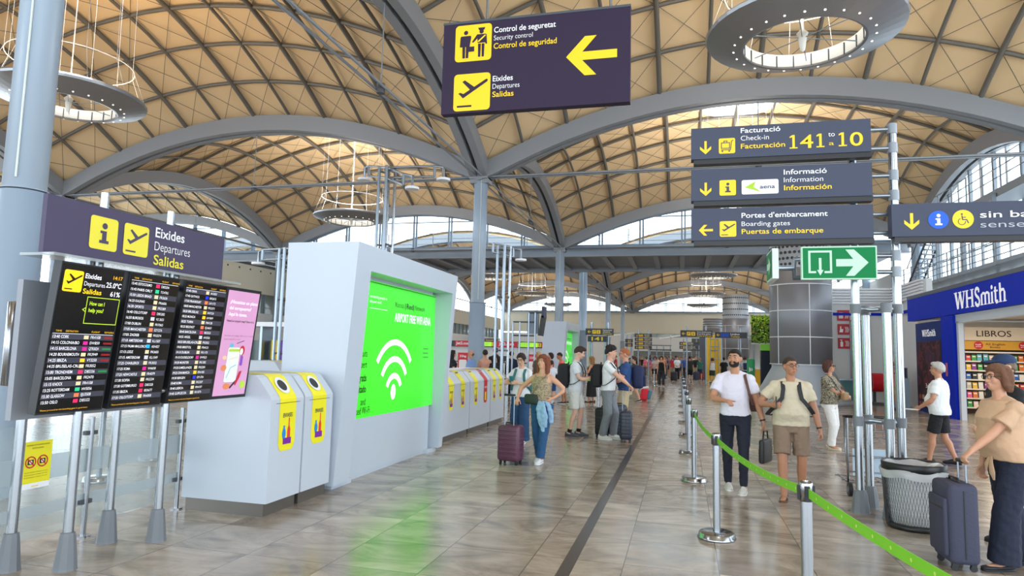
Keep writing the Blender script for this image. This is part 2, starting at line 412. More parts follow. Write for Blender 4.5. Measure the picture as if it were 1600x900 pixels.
# arched clerestory glazing above the bridge and at the far end
PANE = glass('clerestory_glass', (.93, .98, 1), alpha=.97)
MUL = mat('mullion_blue_grey', '7C8FA3', .4, .2)
wn = 0
for y, zb in ((39.5, 8.2), (98.7, 8.1)):
    for i in range(3):
        if i == 0 and y > 90: continue
        wn += 1; x0, x1 = XB[i]
        w = thing('window_%d' % wn, 'arched clerestory window under the roof arch', 'window', kind='structure')
        top = lambda x: Z0+RISE*(1-((2*x-x0-x1)/(x1-x0))**2)-.35
        n = 30; X = [x0+(x1-x0)*k/n for k in range(n+1)]
        m = MB(); m.add([(x, y, zb) for x in X]+[(x, y, max(top(x), zb+.01)) for x in X], [(k, k+1, n+2+k, n+1+k) for k in range(n)], PANE); struct(m.build('pane', w))
        m = MB(); q = 8
        for k in range(1, q):
            x = x0+(x1-x0)*k/q
            if top(x) > zb+.1:
                m.box((x-.09, y-.06, (zb+top(x))/2+.1), (.09, .12, top(x)-zb+.2), MUL); m.box((x+.09, y-.06, (zb+top(x))/2+.1), (.09, .12, top(x)-zb+.2), MUL)
        m.box(((x0+x1)/2, y-.04, zb+(.95 if y > 90 else 1.7)), (x1-x0-(3 if y > 90 else 9.5), .06, .06), MUL)
        m.box(((x0+x1)/2, y, zb), (x1-x0, .2, .15), MUL); struct(m.build('window_frame', w))
# end wall
BEIGE = mat('beige_wall_panel', 'CFCBB9', .6, vary=.03, vscale=.4); WALLW = mat('white_wall_panel', 'DADDDE', .5)
def wbox(name, c, d, m_): q = MB(); q.box(c, d, m_); return struct(q.build(name))
wbox('wall_end', (-7, 98.9, 6.55), (40, .4, 3.1), BEIGE)
wbox('trim_2', (-7, 98.5, 8.12), (40, .5, .16), MUL)
wbox('wall_end', (-17, 98.9, 2.4), (20, .4, 4.8), WALLW)
wbox('wall_end', (-2.9, 98.7, 3.45), (8.2, .3, 2.0), WALLW)
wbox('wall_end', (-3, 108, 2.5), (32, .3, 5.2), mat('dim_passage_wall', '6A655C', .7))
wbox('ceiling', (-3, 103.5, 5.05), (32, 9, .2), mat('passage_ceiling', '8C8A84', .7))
w = thing('window_%d' % (wn+1), 'glazed strip below the beige end wall', 'window', kind='structure')
q = MB(); q.box((-3, 98.8, 4.7), (32, .05, .7), glass('end_strip_glass', (.62, .70, .66), alpha=.5)); struct(q.build('pane', w))
q = MB()
for k in range(14): q.box((-18+k*2.4, 98.75, 4.7), (.1, .12, .7), MUL)
struct(q.build('window_frame', w))
for nm, x0, x1, z0, z1 in (('glass_canopy', -9.6, -6.4, 4.3, 5.0), ('glass_canopy', -3.1, -.1, 4.0, 4.8)):
    q = MB(); q.add([(x0, 92, z0), (x1, 92, z1-.25), (x1, 94, z1), (x0, 94, z0+.25)], [(0, 1, 2, 3)], mat('pale_canopy_glass', 'CFE0EA', .3)); q.tube([(x0, 92, z0), (x1, 92, z1-.25)], .05, WHITE, 5)
    q.tube([((x0+x1)/2, 93, 0), ((x0+x1)/2, 93, z1-.2)], .07, WHITE, 6)
    o = q.build(nm); tag(o, 'pale slanted glass canopy '+('left of the stacked yellow lettered signs' if x0 < -5 else 'above the distant white wall panel'), 'canopy')
# left wall: beige band with a dotted line, dark windows, white counters wall
wbox('wall_left', (-27.2, 64, 6.05), (.3, 69, 1.75), BEIGE)
q = MB()
for k in range(60): q.box((-27.03, 30.5+k*1.1, 6.66), (.03, .09, .09), BLACK)
struct(q.build('trim_3'))
w = thing('window_%d' % (wn+2), 'long strip of tinted windows under the beige wall', 'window', kind='structure')
q = MB(); q.box((-27.3, 64, 4.55), (.05, 69, 1.3), glass('tinted_window', (.42, .47, .45), alpha=.4)); struct(q.build('pane', w))
q = MB()
for k in range(46): q.box((-27.2, 30+k*1.5, 4.55), (.14, .08, 1.3), MUL)
struct(q.build('window_frame', w))
wbox('wall_left', (-27.2, 64, 1.95), (.3, 69, 3.9), WALLW)
wbox('wall_left', (-31, 64, 4.2), (.2, 69, 4), mat('office_back_wall', 'A89D80', .7))
# right side: high gallery, glazed facade, stair
w = thing('window_%d' % (wn+3), 'tall glazed facade of the right hand gallery', 'window', kind='structure')
def rz_top(y):
    for (y0, y1) in YB:
        if y0 <= y <= y1: return Z0+RISE*(1-((2*y-y0-y1)/(y1-y0))**2)-.5
    return 8.0
n = 40; Y = [22.9+16.1*k/n for k in range(n+1)]
q = MB(); q.add([(12.3, y, 5.0) for y in Y]+[(12.3, y, rz_top(y)) for y in Y], [(k, k+1, n+2+k, n+1+k) for k in range(n)], PANE); struct(q.build('pane', w))
q = MB()
for k in range(14):
    y = 23.4+k*1.17; q.box((12.25, y, (5+rz_top(y))/2), (.12, .16, rz_top(y)-5), WHITE if k % 2 else STEEL)
for z in (5.6, 6.6): q.box((12.25, 31, z), (.06, 16.2, .06), STEEL)
struct(q.build('window_frame', w))
wbox('wall_right', (12.4, 31, 2.45), (.3, 22, 5), WALLW)
gl = thing('gallery', 'steel gallery walkway with railings over the shops', 'gallery', kind='structure')
q = MB(); q.box((11.5, 31, 5.35), (1.2, 16, .14), STEEL); q.box((11.6, 30, 7.95), (1.0, 16, .3), BRG); struct(q.build('walkway_deck', gl))
q = MB()
for k in range(11):
    y = 27.2+k*1.15; q.cyl((10.9, y, 5.3), (10.9, y, 6.4), .03, STEEL, n=6)
    q.cyl((11.1, 22.6+k*1.5, 8.1), (11.1, 22.6+k*1.5, 9.2), .03, STEEL, n=6)
for z in (5.6, 5.87, 6.13, 6.4): q.tube([(10.9, 23, z), (10.9, 39, z)], .02, STEEL, 5)
for z in (8.5, 8.85, 9.2): q.tube([(11.1, 22.5, z), (11.1, 38.5, z)], .02, STEEL, 5)
struct(q.build('railing', gl))
for k in range(5):
    y = 27.5+k*2.8; q = MB(); q.box((11.0, y, 6.6), (.14, .14, 2.7), STEEL); struct(q.build('gallery_post', gl))
sw = thing('staircase', 'steep steel stair climbing to the upper gallery', 'stairs', kind='structure')
q = MB(); p0, p1 = Vector((11.0, 36.4, 5.4)), Vector((11.3, 33.6, 8.0))
for s_ in (-.35, .35):
    q.tube([p0+Vector((s_*.9, s_*.3, 0)), p1+Vector((s_*.9, s_*.3, 0))], .05, DSTEEL, 5); q.tube([p0+Vector((s_*.9, s_*.3, .9)), p1+Vector((s_*.9, s_*.3, .9))], .025, DSTEEL, 5)
for k in range(14): q.box(p0.lerp(p1, (k+.5)/14), (.62, .24, .04), STEEL, Matrix.Rotation(.35, 3, 'Z'))
struct(q.build('treads', sw))
# right side walls of the far hall
wbox('wall_right', (12.3, 72, 3.5), (.3, 56, 7.0), WALLW)
# ================================================================== ring lamps
RINGM = mat('lamp_ring_metal', '9A9DA2', .32, .75); RINGI = mat('lamp_inner_white', 'E6E3DA', .5)
SPOT = mat('lamp_spot_glow', 'FFF6E8', .4, emit=4)
def make_ring(label):
    t = thing('ring_lamp', label, 'lamp', group='ring lamps under the vaults')
    m = MB(); m.lathe([(1.95, .16), (1.93, .10), (1.22, -.14), (1.17, -.13), (1.19, .02), (1.9, .22), (1.95, .16)], RINGM, n=40, smooth=False); m.build('ring', t)
    m = MB(); m.lathe([(1.175, -.12), (1.185, .2), (1.2, .2)], RINGI, n=40); 
    for k in range(20):
        a = 2*PI*k/20; m.box((1.168*math.cos(a), 1.168*math.sin(a), .03), (.02, .02, .26), DGREY, Matrix.Rotation(a, 3, 'Z'))
    m.build('inner_band', t)
    for k in range(24):
        a = 2*PI*(k+.5)/24; r = 1.37; m = MB(); z = -.095
        m.lathe([(.001, -.004), (.019, -.004), (.022, .01)], SPOT, (r*math.cos(a), r*math.sin(a), z), 8); m.build('spotlight', t)
    m = MB()
    for k in range(3):
        a = PI*k/3+.3; m.tube([(1.17*math.cos(a), 1.17*math.sin(a), .02), (-1.17*math.cos(a), -1.17*math.sin(a), .02)], .012, GALV, 5)
    m.build('spoke', t)
    m = MB(); m.lathe([(.001, -.28), (.05, -.24), (.09, .05), (.12, .12), (.04, .2), (.02, .5), (.001, .5)], RINGI, n=12); m.build('hub', t)
    m = MB(); m.tube([(1.55*math.cos(2*PI*k/32), 1.55*math.sin(2*PI*k/32), 1.15) for k in range(32)], .011, WHITE, 6, closed=True); m.build('suspension_ring', t)
    m = MB()
    for k in range(12):
        a = 2*PI*k/12; c, s_ = math.cos(a), math.sin(a)
        m.tube([(1.9*c, 1.9*s_, .2), (1.55*c, 1.55*s_, 1.15)], .0045, WHITE, 4); m.tube([(1.55*c, 1.55*s_, 1.15), (1.5*c, 1.5*s_, 4.75)], .0045, WHITE, 4)
    m.tube([(0, 0, .4), (0, 0, 4.9)], .015, WHITE, 5); m.build('hanging_cable', t)
    return t
RL = ['large grey ring lamp hanging at the upper right beside the security control sign', 'grey ring lamp half hidden behind the thick column at upper left']
ring = None
for i, j in BAYS:
    cx, cy = sum(XB[i])/2, sum(YB[j])/2
    lab = {(2, 0): 'large grey ring lamp hanging above the check-in signs', (1, 0): 'grey ring lamp with lit spots half hidden behind the thick left column',
           (1, 1): 'grey ring lamp hanging above the white advertising kiosk', (2, 2): 'ring lamp of the far hall, first one beyond the bridge in the main aisle',
           (2, 1): 'ring lamp hidden behind the hanging check-in signs'}.get((i, j))
    if i == 0 or j == 5: continue
    if ring is None: ring = make_ring(lab); o = ring
    else: o = dup(ring)
    o.location = (cx, cy, 8.38)
    o['label'] = lab or ('ring lamp in the far hall, %s' % {(1, 2): 'behind the bridge left of the column row', (1, 3): 'second one left of the column row', (2, 3): 'second one along the main aisle', (1, 4): 'third one left of the column row', (2, 4): 'third one, in front of the end window'}[(i, j)])
    warm = (1, .72, .42) if (i, j) == (1, 0) else (1, .86, .68) if j == 0 else (1, .93, .84)
    area('ring_lamp_uplight', (cx, cy, 8.75), UPLIGHT*(.8 if j == 0 else 1.8), 2.6, warm, up=True)

# ================================================================== pictograms
def arrow(m, fr, x, y, s, col, ang=180, h=.004):
    # open wayfinding arrow pointing along ang, s = overall length
    c, k = math.cos(math.radians(ang)), math.sin(math.radians(ang))
    P = [(-.5, .085), (.18, .085), (-.10, .40), (.13, .40), (.5, 0), (.13, -.40), (-.10, -.40), (.18, -.085), (-.5, -.085)]
    T_ = [(x+s*(a*c-b*k), y+s*(a*k+b*c)) for a, b in P]
    for q in ((0, 1, 7, 8), (1, 2, 3, 4), (1, 4, 7), (7, 4, 5, 6)): m.poly(fr, [T_[i] for i in q], col, h)
def plane_icon(m, fr, x, y, s, back, ink, h=.004):
    m.rrect(fr, x, y, x+s, y+s, s*.1, back, h); h += .002
    g = lambda *p: [(x+a*s, y+b*s) for a, b in p]
    m.poly(fr, g((.13, .47), (.17, .44), (.26, .34), (.92, .76), (.93, .80), (.90, .83), (.84, .80), (.27, .46), (.18, .50)), ink, h)
    m.poly(fr, g((.23, .79), (.30, .83), (.58, .62), (.46, .55)), ink, h)
    m.rect(fr, x+.1*s, y+.1*s, x+.5*s, y+.15*s, ink, h)
def info_icon(m, fr, x, y, s, back, ink, h=.004, rnd=False):
    if rnd: m.disc(fr, x+s/2, y+s/2, s/2, back, h)
    else: m.rrect(fr, x, y, x+s, y+s, s*.1, back, h)
    h += .002; g = lambda a, b, c, d: m.rect(fr, x+a*s, y+b*s, x+c*s, y+d*s, ink, h)
    g(.43, .29, .59, .58); g(.34, .2, .68, .29); g(.36, .5, .43, .58); m.disc(fr, x+.51*s, y+.73*s, .095*s, ink, h, 14)
def trolley_icon(m, fr, x, y, s, back, ink, h=.004):
    m.rrect(fr, x, y, x+s, y+s, s*.1, back, h); h += .002
    L_ = lambda pts, w: m.line(fr, [(x+a*s, y+b*s) for a, b in pts], w*s, ink, h)
    L_([(.14, .24), (.72, .24), (.78, .8), (.9, .86)], .05); L_([(.16, .70), (.16, .34), (.66, .34), (.66, .70), (.14, .70)], .05); L_([(.32, .7), (.32, .82), (.5, .82), (.5, .7)], .05)
    for a in (.22, .64): m.disc(fr, x+a*s, y+.15*s, .055*s, ink, h, 10)
def wheelchair_icon(m, fr, x, y, s, back, ink, h=.004):
    m.disc(fr, x, y, s/2, back, h); h += .002
    m.arc(fr, x-.06*s, y-.13*s, .15*s, .19*s, 110, 370, ink, h); m.disc(fr, x-.05*s, y+.27*s, .05*s, ink, h, 10)
    m.line(fr, [(x-.05*s, y+.2*s), (x-.03*s, y-.02*s), (x+.16*s, y-.03*s), (x+.25*s, y-.22*s)], .055*s, ink, h); m.line(fr, [(x-.04*s, y+.1*s), (x+.13*s, y+.1*s)], .045*s, ink, h)
def security_icon(m, fr, x, y, s, back, ink, h=.004):
    m.rrect(fr, x, y, x+s, y+s, s*.1, back, h); h += .002
    p = lambda q, hh=0, c=ink: m.poly(fr, [(x+a*s, y+b*s) for a, b in q], c, h+hh)
    m.disc(fr, x+.29*s, y+.79*s, .06*s, ink, h, 12); p([(.16, .7), (.42, .7), (.44, .66), (.40, .40), (.18, .40), (.14, .66)]); p([(.14, .66), (.13, .40), (.18, .40), (.19, .64)])
    p([(.20, .42), (.28, .42), (.28, .09), (.21, .09)]); p([(.30, .42), (.38, .42), (.37, .09), (.30, .09)]); p([(.36, .40), (.53, .40), (.53, .26), (.36, .26)])
    m.disc(fr, x+.72*s, y+.79*s, .06*s, ink, h, 12); p([(.62, .9), (.82, .9), (.79, .83), (.65, .83)]); p([(.60, .72), (.84, .72), (.85, .48), (.62, .48)])
    p([(.60, .72), (.62, .62), (.50, .50), (.46, .52)]); p([(.83, .72), (.86, .70), (.88, .44), (.83, .44)]); p([(.63, .46), (.71, .46), (.70, .10), (.64, .10)]); p([(.73, .46), (.81, .46), (.80, .10), (.74, .10)])
    p([(.62, .53), (.82, .70), (.84, .67), (.65, .50)], .001, back)

# ================================================================== hanging security sign
t = thing('hanging_sign', 'large hanging dark violet sign with security control and departures lettering', 'sign', (-1.86, 8, 4.8))
m = MB(); m.box((0, .06, .62), (2.46, .12, 1.23), SIGNP); f = Fr((-1.23, 0, 0))
security_icon(m, f, .17, .70, .5, YEL, SIGNP); plane_icon(m, f, .17, .03, .5, YEL, SIGNP)
m.text(f, 'Control de seguretat', .70, 1.06, .078, WTXT, .82, .012); m.text(f, 'Security control', .70, .955, .068, WTXT, .52, -.006); m.text(f, 'Control de seguridad', .70, .84, .078, YEL, .835, .012)
m.text(f, 'Eixides', .70, .40, .075, WTXT, .27, .012); m.text(f, 'Departures', .70, .30, .07, WTXT, .36, -.006); m.text(f, 'Salidas', .70, .19, .075, YEL, .285, .012)
arrow(m, f, 1.98, .64, .64, YEL, 180)
m.build('sign_panel', t)
for x, y in ((-.65, .3), (.98, .3)):
    m = MB(); m.tube([(x, .06, 1.2), (x-.12, y+.2, 5.5)], .018, GALV, 6); m.build('hanging_rod', t)
m = MB(); m.box((0, .06, 1.245), (2.47, .13, .03), DGREY); m.build('top_rail', t)

# ================================================================== sign gantry on the right
K = 8.28/8.4
g_ = thing('sign_gantry', 'tall steel tube gantry carrying check-in and boarding gate signs', 'sign post', (2.15, 8.5, 0))
LX, LY = -2.15, -8.5
def gp(x, y, z): return (x+LX, y+LY, z)
def clad_sign(name, x0, x1, z0, z1, y=8.28, th=.16, mt=SIGN, label=None):
    m = MB(); m.box(gp((x0+x1)/2, y+th/2, (z0+z1)/2), (x1-x0, th, z1-z0), mt)
    m.box(gp((x0+x1)/2+.02, y+th/2, z0-.03), (x1-x0-.02, th*.8, .06), BLACK)
    return m, Fr(gp(x0, y, z0))
w = 2.02
m, f = clad_sign('', .10, 2.11, 4.12, 4.51)
arrow(m, f, .17, .14, .165, YEL, 270); trolley_icon(m, f, .325, .055, .19, YEL, SIGN)
m.text(f, 'Facturació', .58, .30, .062, WTXT, .45, .012); m.text(f, 'Check-in', .58, .205, .062, WTXT, .32, -.004); m.text(f, 'Facturación', .58, .105, .062, YEL, .50, .012)

def one(x):
    m.rect(f, x+.03, .09, x+.058, .24, YEL, .004); m.rect(f, x, .075, x+.088, .09, YEL, .004); m.poly(f, [(x+.03, .24), (x+.002, .222), (x+.002, .205), (x+.03, .215)], YEL, .004)
one(1.13); one(1.425); one(1.665); m.text(f, '4', 1.245, .075, .165, YEL, .145, .010); m.text(f, 'to', 1.555, .20, .06, WTXT, .07); m.text(f, 'a', 1.56, .095, .05, YEL, .055); m.text(f, '0', 1.785, .075, .165, YEL, .14, .010)
tag(m.build('sign_panel', g_), 'check-in sign panel with numbers 141 to 10')
m, f = clad_sign('', .10, 2.11, 3.60, 3.99)
arrow(m, f, .17, .14, .165, YEL, 270); info_icon(m, f, .33, .055, .19, YEL, SIGN)
m.rrect(f, .585, .06, 1.0, .235, .02, WTXT); m.poly(f, [(.62, .145), (.745, .215), (.72, .15), (.80, .085), (.715, .115)], mat('logo_lime', 'A6CE1B', .5), .008); m.text(f, 'aena', .79, .125, .048, SIGN, .17, .012, h=.008)
m.text(f, 'Informació', 1.06, .285, .062, WTXT, .47, .012); m.text(f, 'Information', 1.06, .19, .062, WTXT, .43, -.004); m.text(f, 'Información', 1.06, .095, .062, YEL, .52, .012)
tag(m.build('sign_panel', g_), 'information sign panel with a white logo plate')
m, f = clad_sign('', .10, 2.11, 3.11, 3.50)
arrow(m, f, .17, .125, .165, YEL, 180); plane_icon(m, f, .33, .04, .19, YEL, SIGN)
m.text(f, "Portes d'embarcament", .58, .265, .062, WTXT, .95, .012); m.text(f, 'Boarding gates', .58, .165, .058, WTXT, .54, -.004); m.text(f, 'Puertas de embarque', .58, .07, .062, YEL, .90, .012)
tag(m.build('sign_panel', g_), 'boarding gates sign panel with an arrow to the left')
m, f = clad_sign('', 2.30, 4.4, 3.115, 3.49)
BLU = mat('pictogram_blue', '0A5BE0', .5)
arrow(m, f, .20, .17, .19, YEL, 270); info_icon(m, f, .365, .08, .205, BLU, WTXT, rnd=True); wheelchair_icon(m, f, .71, .183, .21, YEL, SIGN)
m.text(f, 'sin barreras', .875, .195, .075, WTXT, .98, .006); m.text(f, 'sense barreres', .875, .085, .075, mat('sign_pale_grey', 'B9BAC6', .5), 1.16, -.004)
tag(m.build('sign_panel', g_), 'barrier free access sign panel with round pictograms')
EXG = mat('exit_green', '067A42', .5, emit=.06, spec=.2); EXW = mat('exit_pale', 'B9DCC4', .5, emit=.08)
m = MB(); m.box(gp(1.74, 8.33, 2.825), (.80, .08, .385), EXW); f = Fr(gp(1.34, 8.29, 2.632))
m.rect(f, .015, .015, .785, .37, EXG, .002)
m.line(f, [(.155, .085), (.085, .085), (.085, .325), (.315, .325), (.315, .085), (.245, .085)], .024, EXW, .005); m.line(f, [(.2, .25), (.2, .10)], .028, EXW, .005); m.poly(f, [(.165, .11), (.235, .11), (.2, .045)], EXW, .006)
m.poly(f, [(.37, .15), (.55, .15), (.55, .235), (.37, .235)], EXW, .005); m.poly(f, [(.47, .345), (.56, .345), (.71, .192), (.55, .192), (.55, .235)], EXW, .005); m.poly(f, [(.47, .04), (.56, .04), (.71, .193), (.55, .193), (.55, .15)], EXW, .005)
tag(m.build('exit_sign', g_), 'green emergency exit sign with an arrow to the right')
m = MB(); m.box(gp(1.06, 8.6, 2.83), (.07, .55, .36), mat('exit_case_pale', 'D5DDDA', .5)); f = Fr(gp(1.025, 8.87, 2.65), (0, -1, 0))
m.rect(f, .02, .02, .53, .34, EXG, .003); m.poly(f, [(.08, .14), (.25, .14), (.25, .07), (.42, .18), (.25, .29), (.25, .22), (.08, .22)], EXW, .006)
tag(m.build('exit_sign', g_), 'green exit sign seen almost edge on')
m = MB(); m.tube([gp(1.1, 8.55, 2.8), gp(1.3, 8.55, 2.8), gp(1.3, 8.5, 2.9), gp(1.42, 8.47, 2.9)], .035, GALV); m.tube([gp(1.3, 8.55, 2.8), gp(1.3, 8.55, 2.68), gp(1.45, 8.47, 2.68)], .03, DGREY); m.build('bracket', g_)
LEGM = mat('post_foot_grey', '6F747A', .5)
for x, y, zt in ((1.95, 8.5, 4.45), (2.39, 8.5, 4.45), (2.13, 8.82, 2.32), (2.22, 8.30, 2.32)):
    m = MB(); m.cyl(gp(x, y, .02), gp(x, y, zt), .047, CHROME, n=16); p = m.build('post', g_)
    m = MB()
    m.lathe([(.105, 0), (.10, .012), (.075, .20), (.065, .245), (.048, .25)], LEGM, gp(x, y, 0), 10, smooth=False); m.build('foot', p)
for z in (4.44, 4.21, 3.88, 3.64, 3.42, 3.20, 2.93, 2.74):
    m = MB(); m.cyl(gp(.9 if z > 3.1 else 1.6, 8.49, z), gp(2.39, 8.5, z), .027, GALV, n=8); m.cyl(gp(2.39, 8.5, z-.06), gp(2.39, 8.5, z+.06), .055, STEEL, n=12); m.build('rung', g_)
for z in (2.31, 1.02):
    m = MB()
    P_ = [gp(1.95, 8.5, z), gp(2.13, 8.82 if z < 2 else 8.5, z), gp(2.22, 8.30 if z < 2 else 8.5, z), gp(2.39, 8.5, z)]
    m.tube([P_[0], gp(2.13, 8.62, z), gp(2.22, 8.5, z), P_[3]], .03, GALV); m.tube([gp(2.13, 8.62, z), gp(2.13, 8.82, z)], .03, GALV); m.tube([gp(2.22, 8.5, z), gp(2.22, 8.30, z)], .03, GALV)
    for x, y in ((1.95, 8.5), (2.39, 8.5), (2.13, 8.82), (2.22, 8.30)): m.cyl(gp(x, y, z-.055), gp(x, y, z+.055), .058, LEGM, n=12)
    m.build('rung', g_)

# ================================================================== departures stand on the left
d_ = thing('departures_board', 'departures board stand with tilted flight screens under a violet header sign', 'information board', (-4.4, 4.5, 0))
def dp(x, y, z): return (x+4.4, y-4.5, z)
for x, y in ((-4.86, 4.05), (-4.50, 4.20), (-4.79, 4.86), (-4.44, 5.03)):
    m = MB(); m.cyl(dp(x, y, .02), dp(x, y, 2.34 if x > -4.6 else 1.95), .036, CHROME, n=16); p = m.build('post', d_)
    m = MB(); m.lathe([(.085, 0), (.08, .015), (.056, .24), (.05, .27), (.038, .275)], LEGM, dp(x, y, 0), 10, smooth=False); m.build('foot', p)
HB = mat('header_violet_grey', '4E4761', .5, spec=.25)
m = MB(); m.box(dp(-4.37, 4.6, 2.53), (.04, 1.88, .43), HB); m.box(dp(-4.33, 4.6, 2.305), (.3, 2.0, .02), glass('header_shelf_glass', (.8, .85, .85), alpha=.7))
f = Fr(dp(-4.35, 3.66, 2.315), (0, 1, 0)); Y2 = mat('sign_lemon', 'EBDD3C', .5)
info_icon(m, f, .36, .10, .255, Y2, HB); plane_icon(m, f, .675, .10, .255, Y2, HB)
m.text(f, 'Eixides', 1.0, .295, .085, WTXT, .34, .014); m.text(f, 'Departures', 1.0, .18, .08, WTXT, .42, -.008); m.text(f, 'Salidas', 1.0, .06, .085, Y2, .35, .014)
m.build('header_sign', d_)
m = MB()
for y in (4.2, 4.9): m.cyl(dp(-4.42, y, 2.2), dp(-4.42, y, 2.88), .03, CHROME, n=8)
m.tube([dp(-4.46, 4.17, 2.2), dp(-4.33, 4.91, 2.2), dp(-4.44, 5.9, 2.2)], .03, CHROME); m.tube([dp(-4.46, 4.17, 1.3), dp(-4.36, 4.91, 1.3), dp(-4.46, 5.9, 1.3)], .03, CHROME)
for y, z in ((3.9, 1.95), (3.95, 1.3)): pass
m.build('crossbar', d_)
m = MB(); m.tube([dp(-4.86, 4.05, 1.98), dp(-4.85, 3.89, 1.98), dp(-4.85, 3.89, 1.38), dp(-4.86, 4.05, 1.38)], .038, CHROME, 12); m.build('side_frame', d_)
m = MB(); m.box(dp(-4.60, 4.45, 1.64), (.05, 1.45, 1.0), mat('board_back_grey', '8C9099', .5)); m.build('back_panel', d_)
SCB = mat('screen_black', '0B0C10', .15, emit=.4); ROWA = mat('screen_row_grey', '3C3D4A', .2, emit=.55); TX = mat('screen_text_white', 'E8E8EE', .3, emit=.85); TY = mat('screen_text_amber', 'F0B324', .3, emit=.8)
SCY = mat('screen_yellow', 'FFCC10', .3, emit=.8); LIME = mat('screen_lime', 'C4E830', .3, emit=.7)
AIR = [mat('air_'+n_, c, .3, emit=.7) for n_, c in (('cream', 'D8C8A0'), ('magenta', 'C8208C'), ('pink', 'E02860'), ('yellow', 'F0C428'), ('teal', '28C088'), ('orange', 'F07848'), ('silver', 'C8C8CC'), ('cyan', '28A8E0'), ('blue', '1C2CD0'))]
REM = [mat('remark_red', '8C1820', .3, emit=.6), mat('remark_green', '1C8038', .3, emit=.6)]
F1 = [('13:40', 'CORK', 'FR4108', 0, 0), ('14:15', 'COLONIA/BO', 'EW859', 1, 0), ('14:15', 'BARCELONA', 'QTR3024', 1, 1), ('14:20', 'BOURNEMOUTH', 'FR3949', 0, 0), ('14:25', 'IBIZA', 'VY3250', 3, 0), ('14:35', 'BRUSELAS-CRL', 'FR3052', 0, -1),
      ('15:00', 'TRONDHEIM', 'D85336', 2, 1), ('15:05', 'BARCELONA', 'FR2470', 0, -1), ('15:15', 'KNOCK', 'FR4108', 0, -1), ('15:25', 'ROTTERDAM', 'HV5056', 4, -1), ('15:30', 'GLASGOW', 'EJU3508', 5, -1), ('15:50', 'OSLO', 'D85322', 2, -1)]
F2 = [('15:45', 'ESTOCOLMO', 'D83234', 2), ('15:45', 'PARIS ORLY', 'TO4765', 4), ('15:50', 'LEEDS BRAD', 'FR2636', 0), ('16:25', 'KAUNAS', 'FR6606', 0), ('16:30', 'OPORTO', 'FR2389', 0), ('16:40', 'OSLO/TORP', 'D85282', 2), ('16:50', 'BURDEOS', 'V2 2623', 6),
      ('17:00', 'DUBLIN', 'FR7063', 0), ('17:05', 'MANCHESTER', 'EZY2276', 5), ('17:05', 'ZAGREB', 'FR3374', 0), ('17:10', 'AMSTERDAM', 'KL1507', 6), ('17:15', 'PALMA MALLORCA', 'AEA4027', 7), ('17:15', 'LODZ', 'FR3603', 0), ('17:15', 'AMSTERDAM', 'KL1549', 6),
      ('17:25', 'CHARLEROI', 'FR3032', 0), ('17:25', 'ROMA', 'W46038', 1), ('17:25', 'NEWCASTLE', 'FR4079', 0), ('17:30', 'SOFIA', 'FR2234', 0), ('17:30', 'GOTEMBURGO', 'D83328', 2), ('17:35', 'IBIZA', 'IB3677', 2), ('17:35', 'OSLO/TORP', 'FR4008', 0)]
F3 = [('17:40', 'ORAN', 'AH2021', 0), ('17:45', 'GATWICK', 'BA2615', 8), ('17:50', 'FRANKFURT', 'LH1173', 5), ('18:05', 'MANCHESTER', 'FR3371', 0), ('18:20', 'BRUSELAS', 'HV7124', 3), ('18:25', 'MUNICH', 'LH1869', 3), ('18:25', 'TURIN', 'FR4130', 0), ('18:25', 'BELFAST', 'EJU6631', 5),
      ('18:40', 'BARCELONA', 'IB3253', 2), ('18:55', 'ARGEL', 'AH2026', 6), ('18:55', 'BRUSELAS-CRL', 'FR3052', 0), ('19:05', 'BRISTOL', 'FR4121', 0), ('19:10', 'DUBLIN', 'FR1173', 0), ('19:10', 'DUSSELDORF', 'EW9523', 1), ('19:20', 'MUNSTER', 'FR1382', 0), ('19:25', 'E.MIDLANDS', 'FR3204', 0),
      ('19:25', 'DINAMARCA', 'FR4185', 3), ('19:30', 'BERGEN', 'DY1704', 8), ('19:40', 'ROMA', 'FR2207', 0), ('19:40', 'LISBOA', 'FR4107', 0), ('19:40', 'GUIPUZCOA', 'FR1074', 0)]
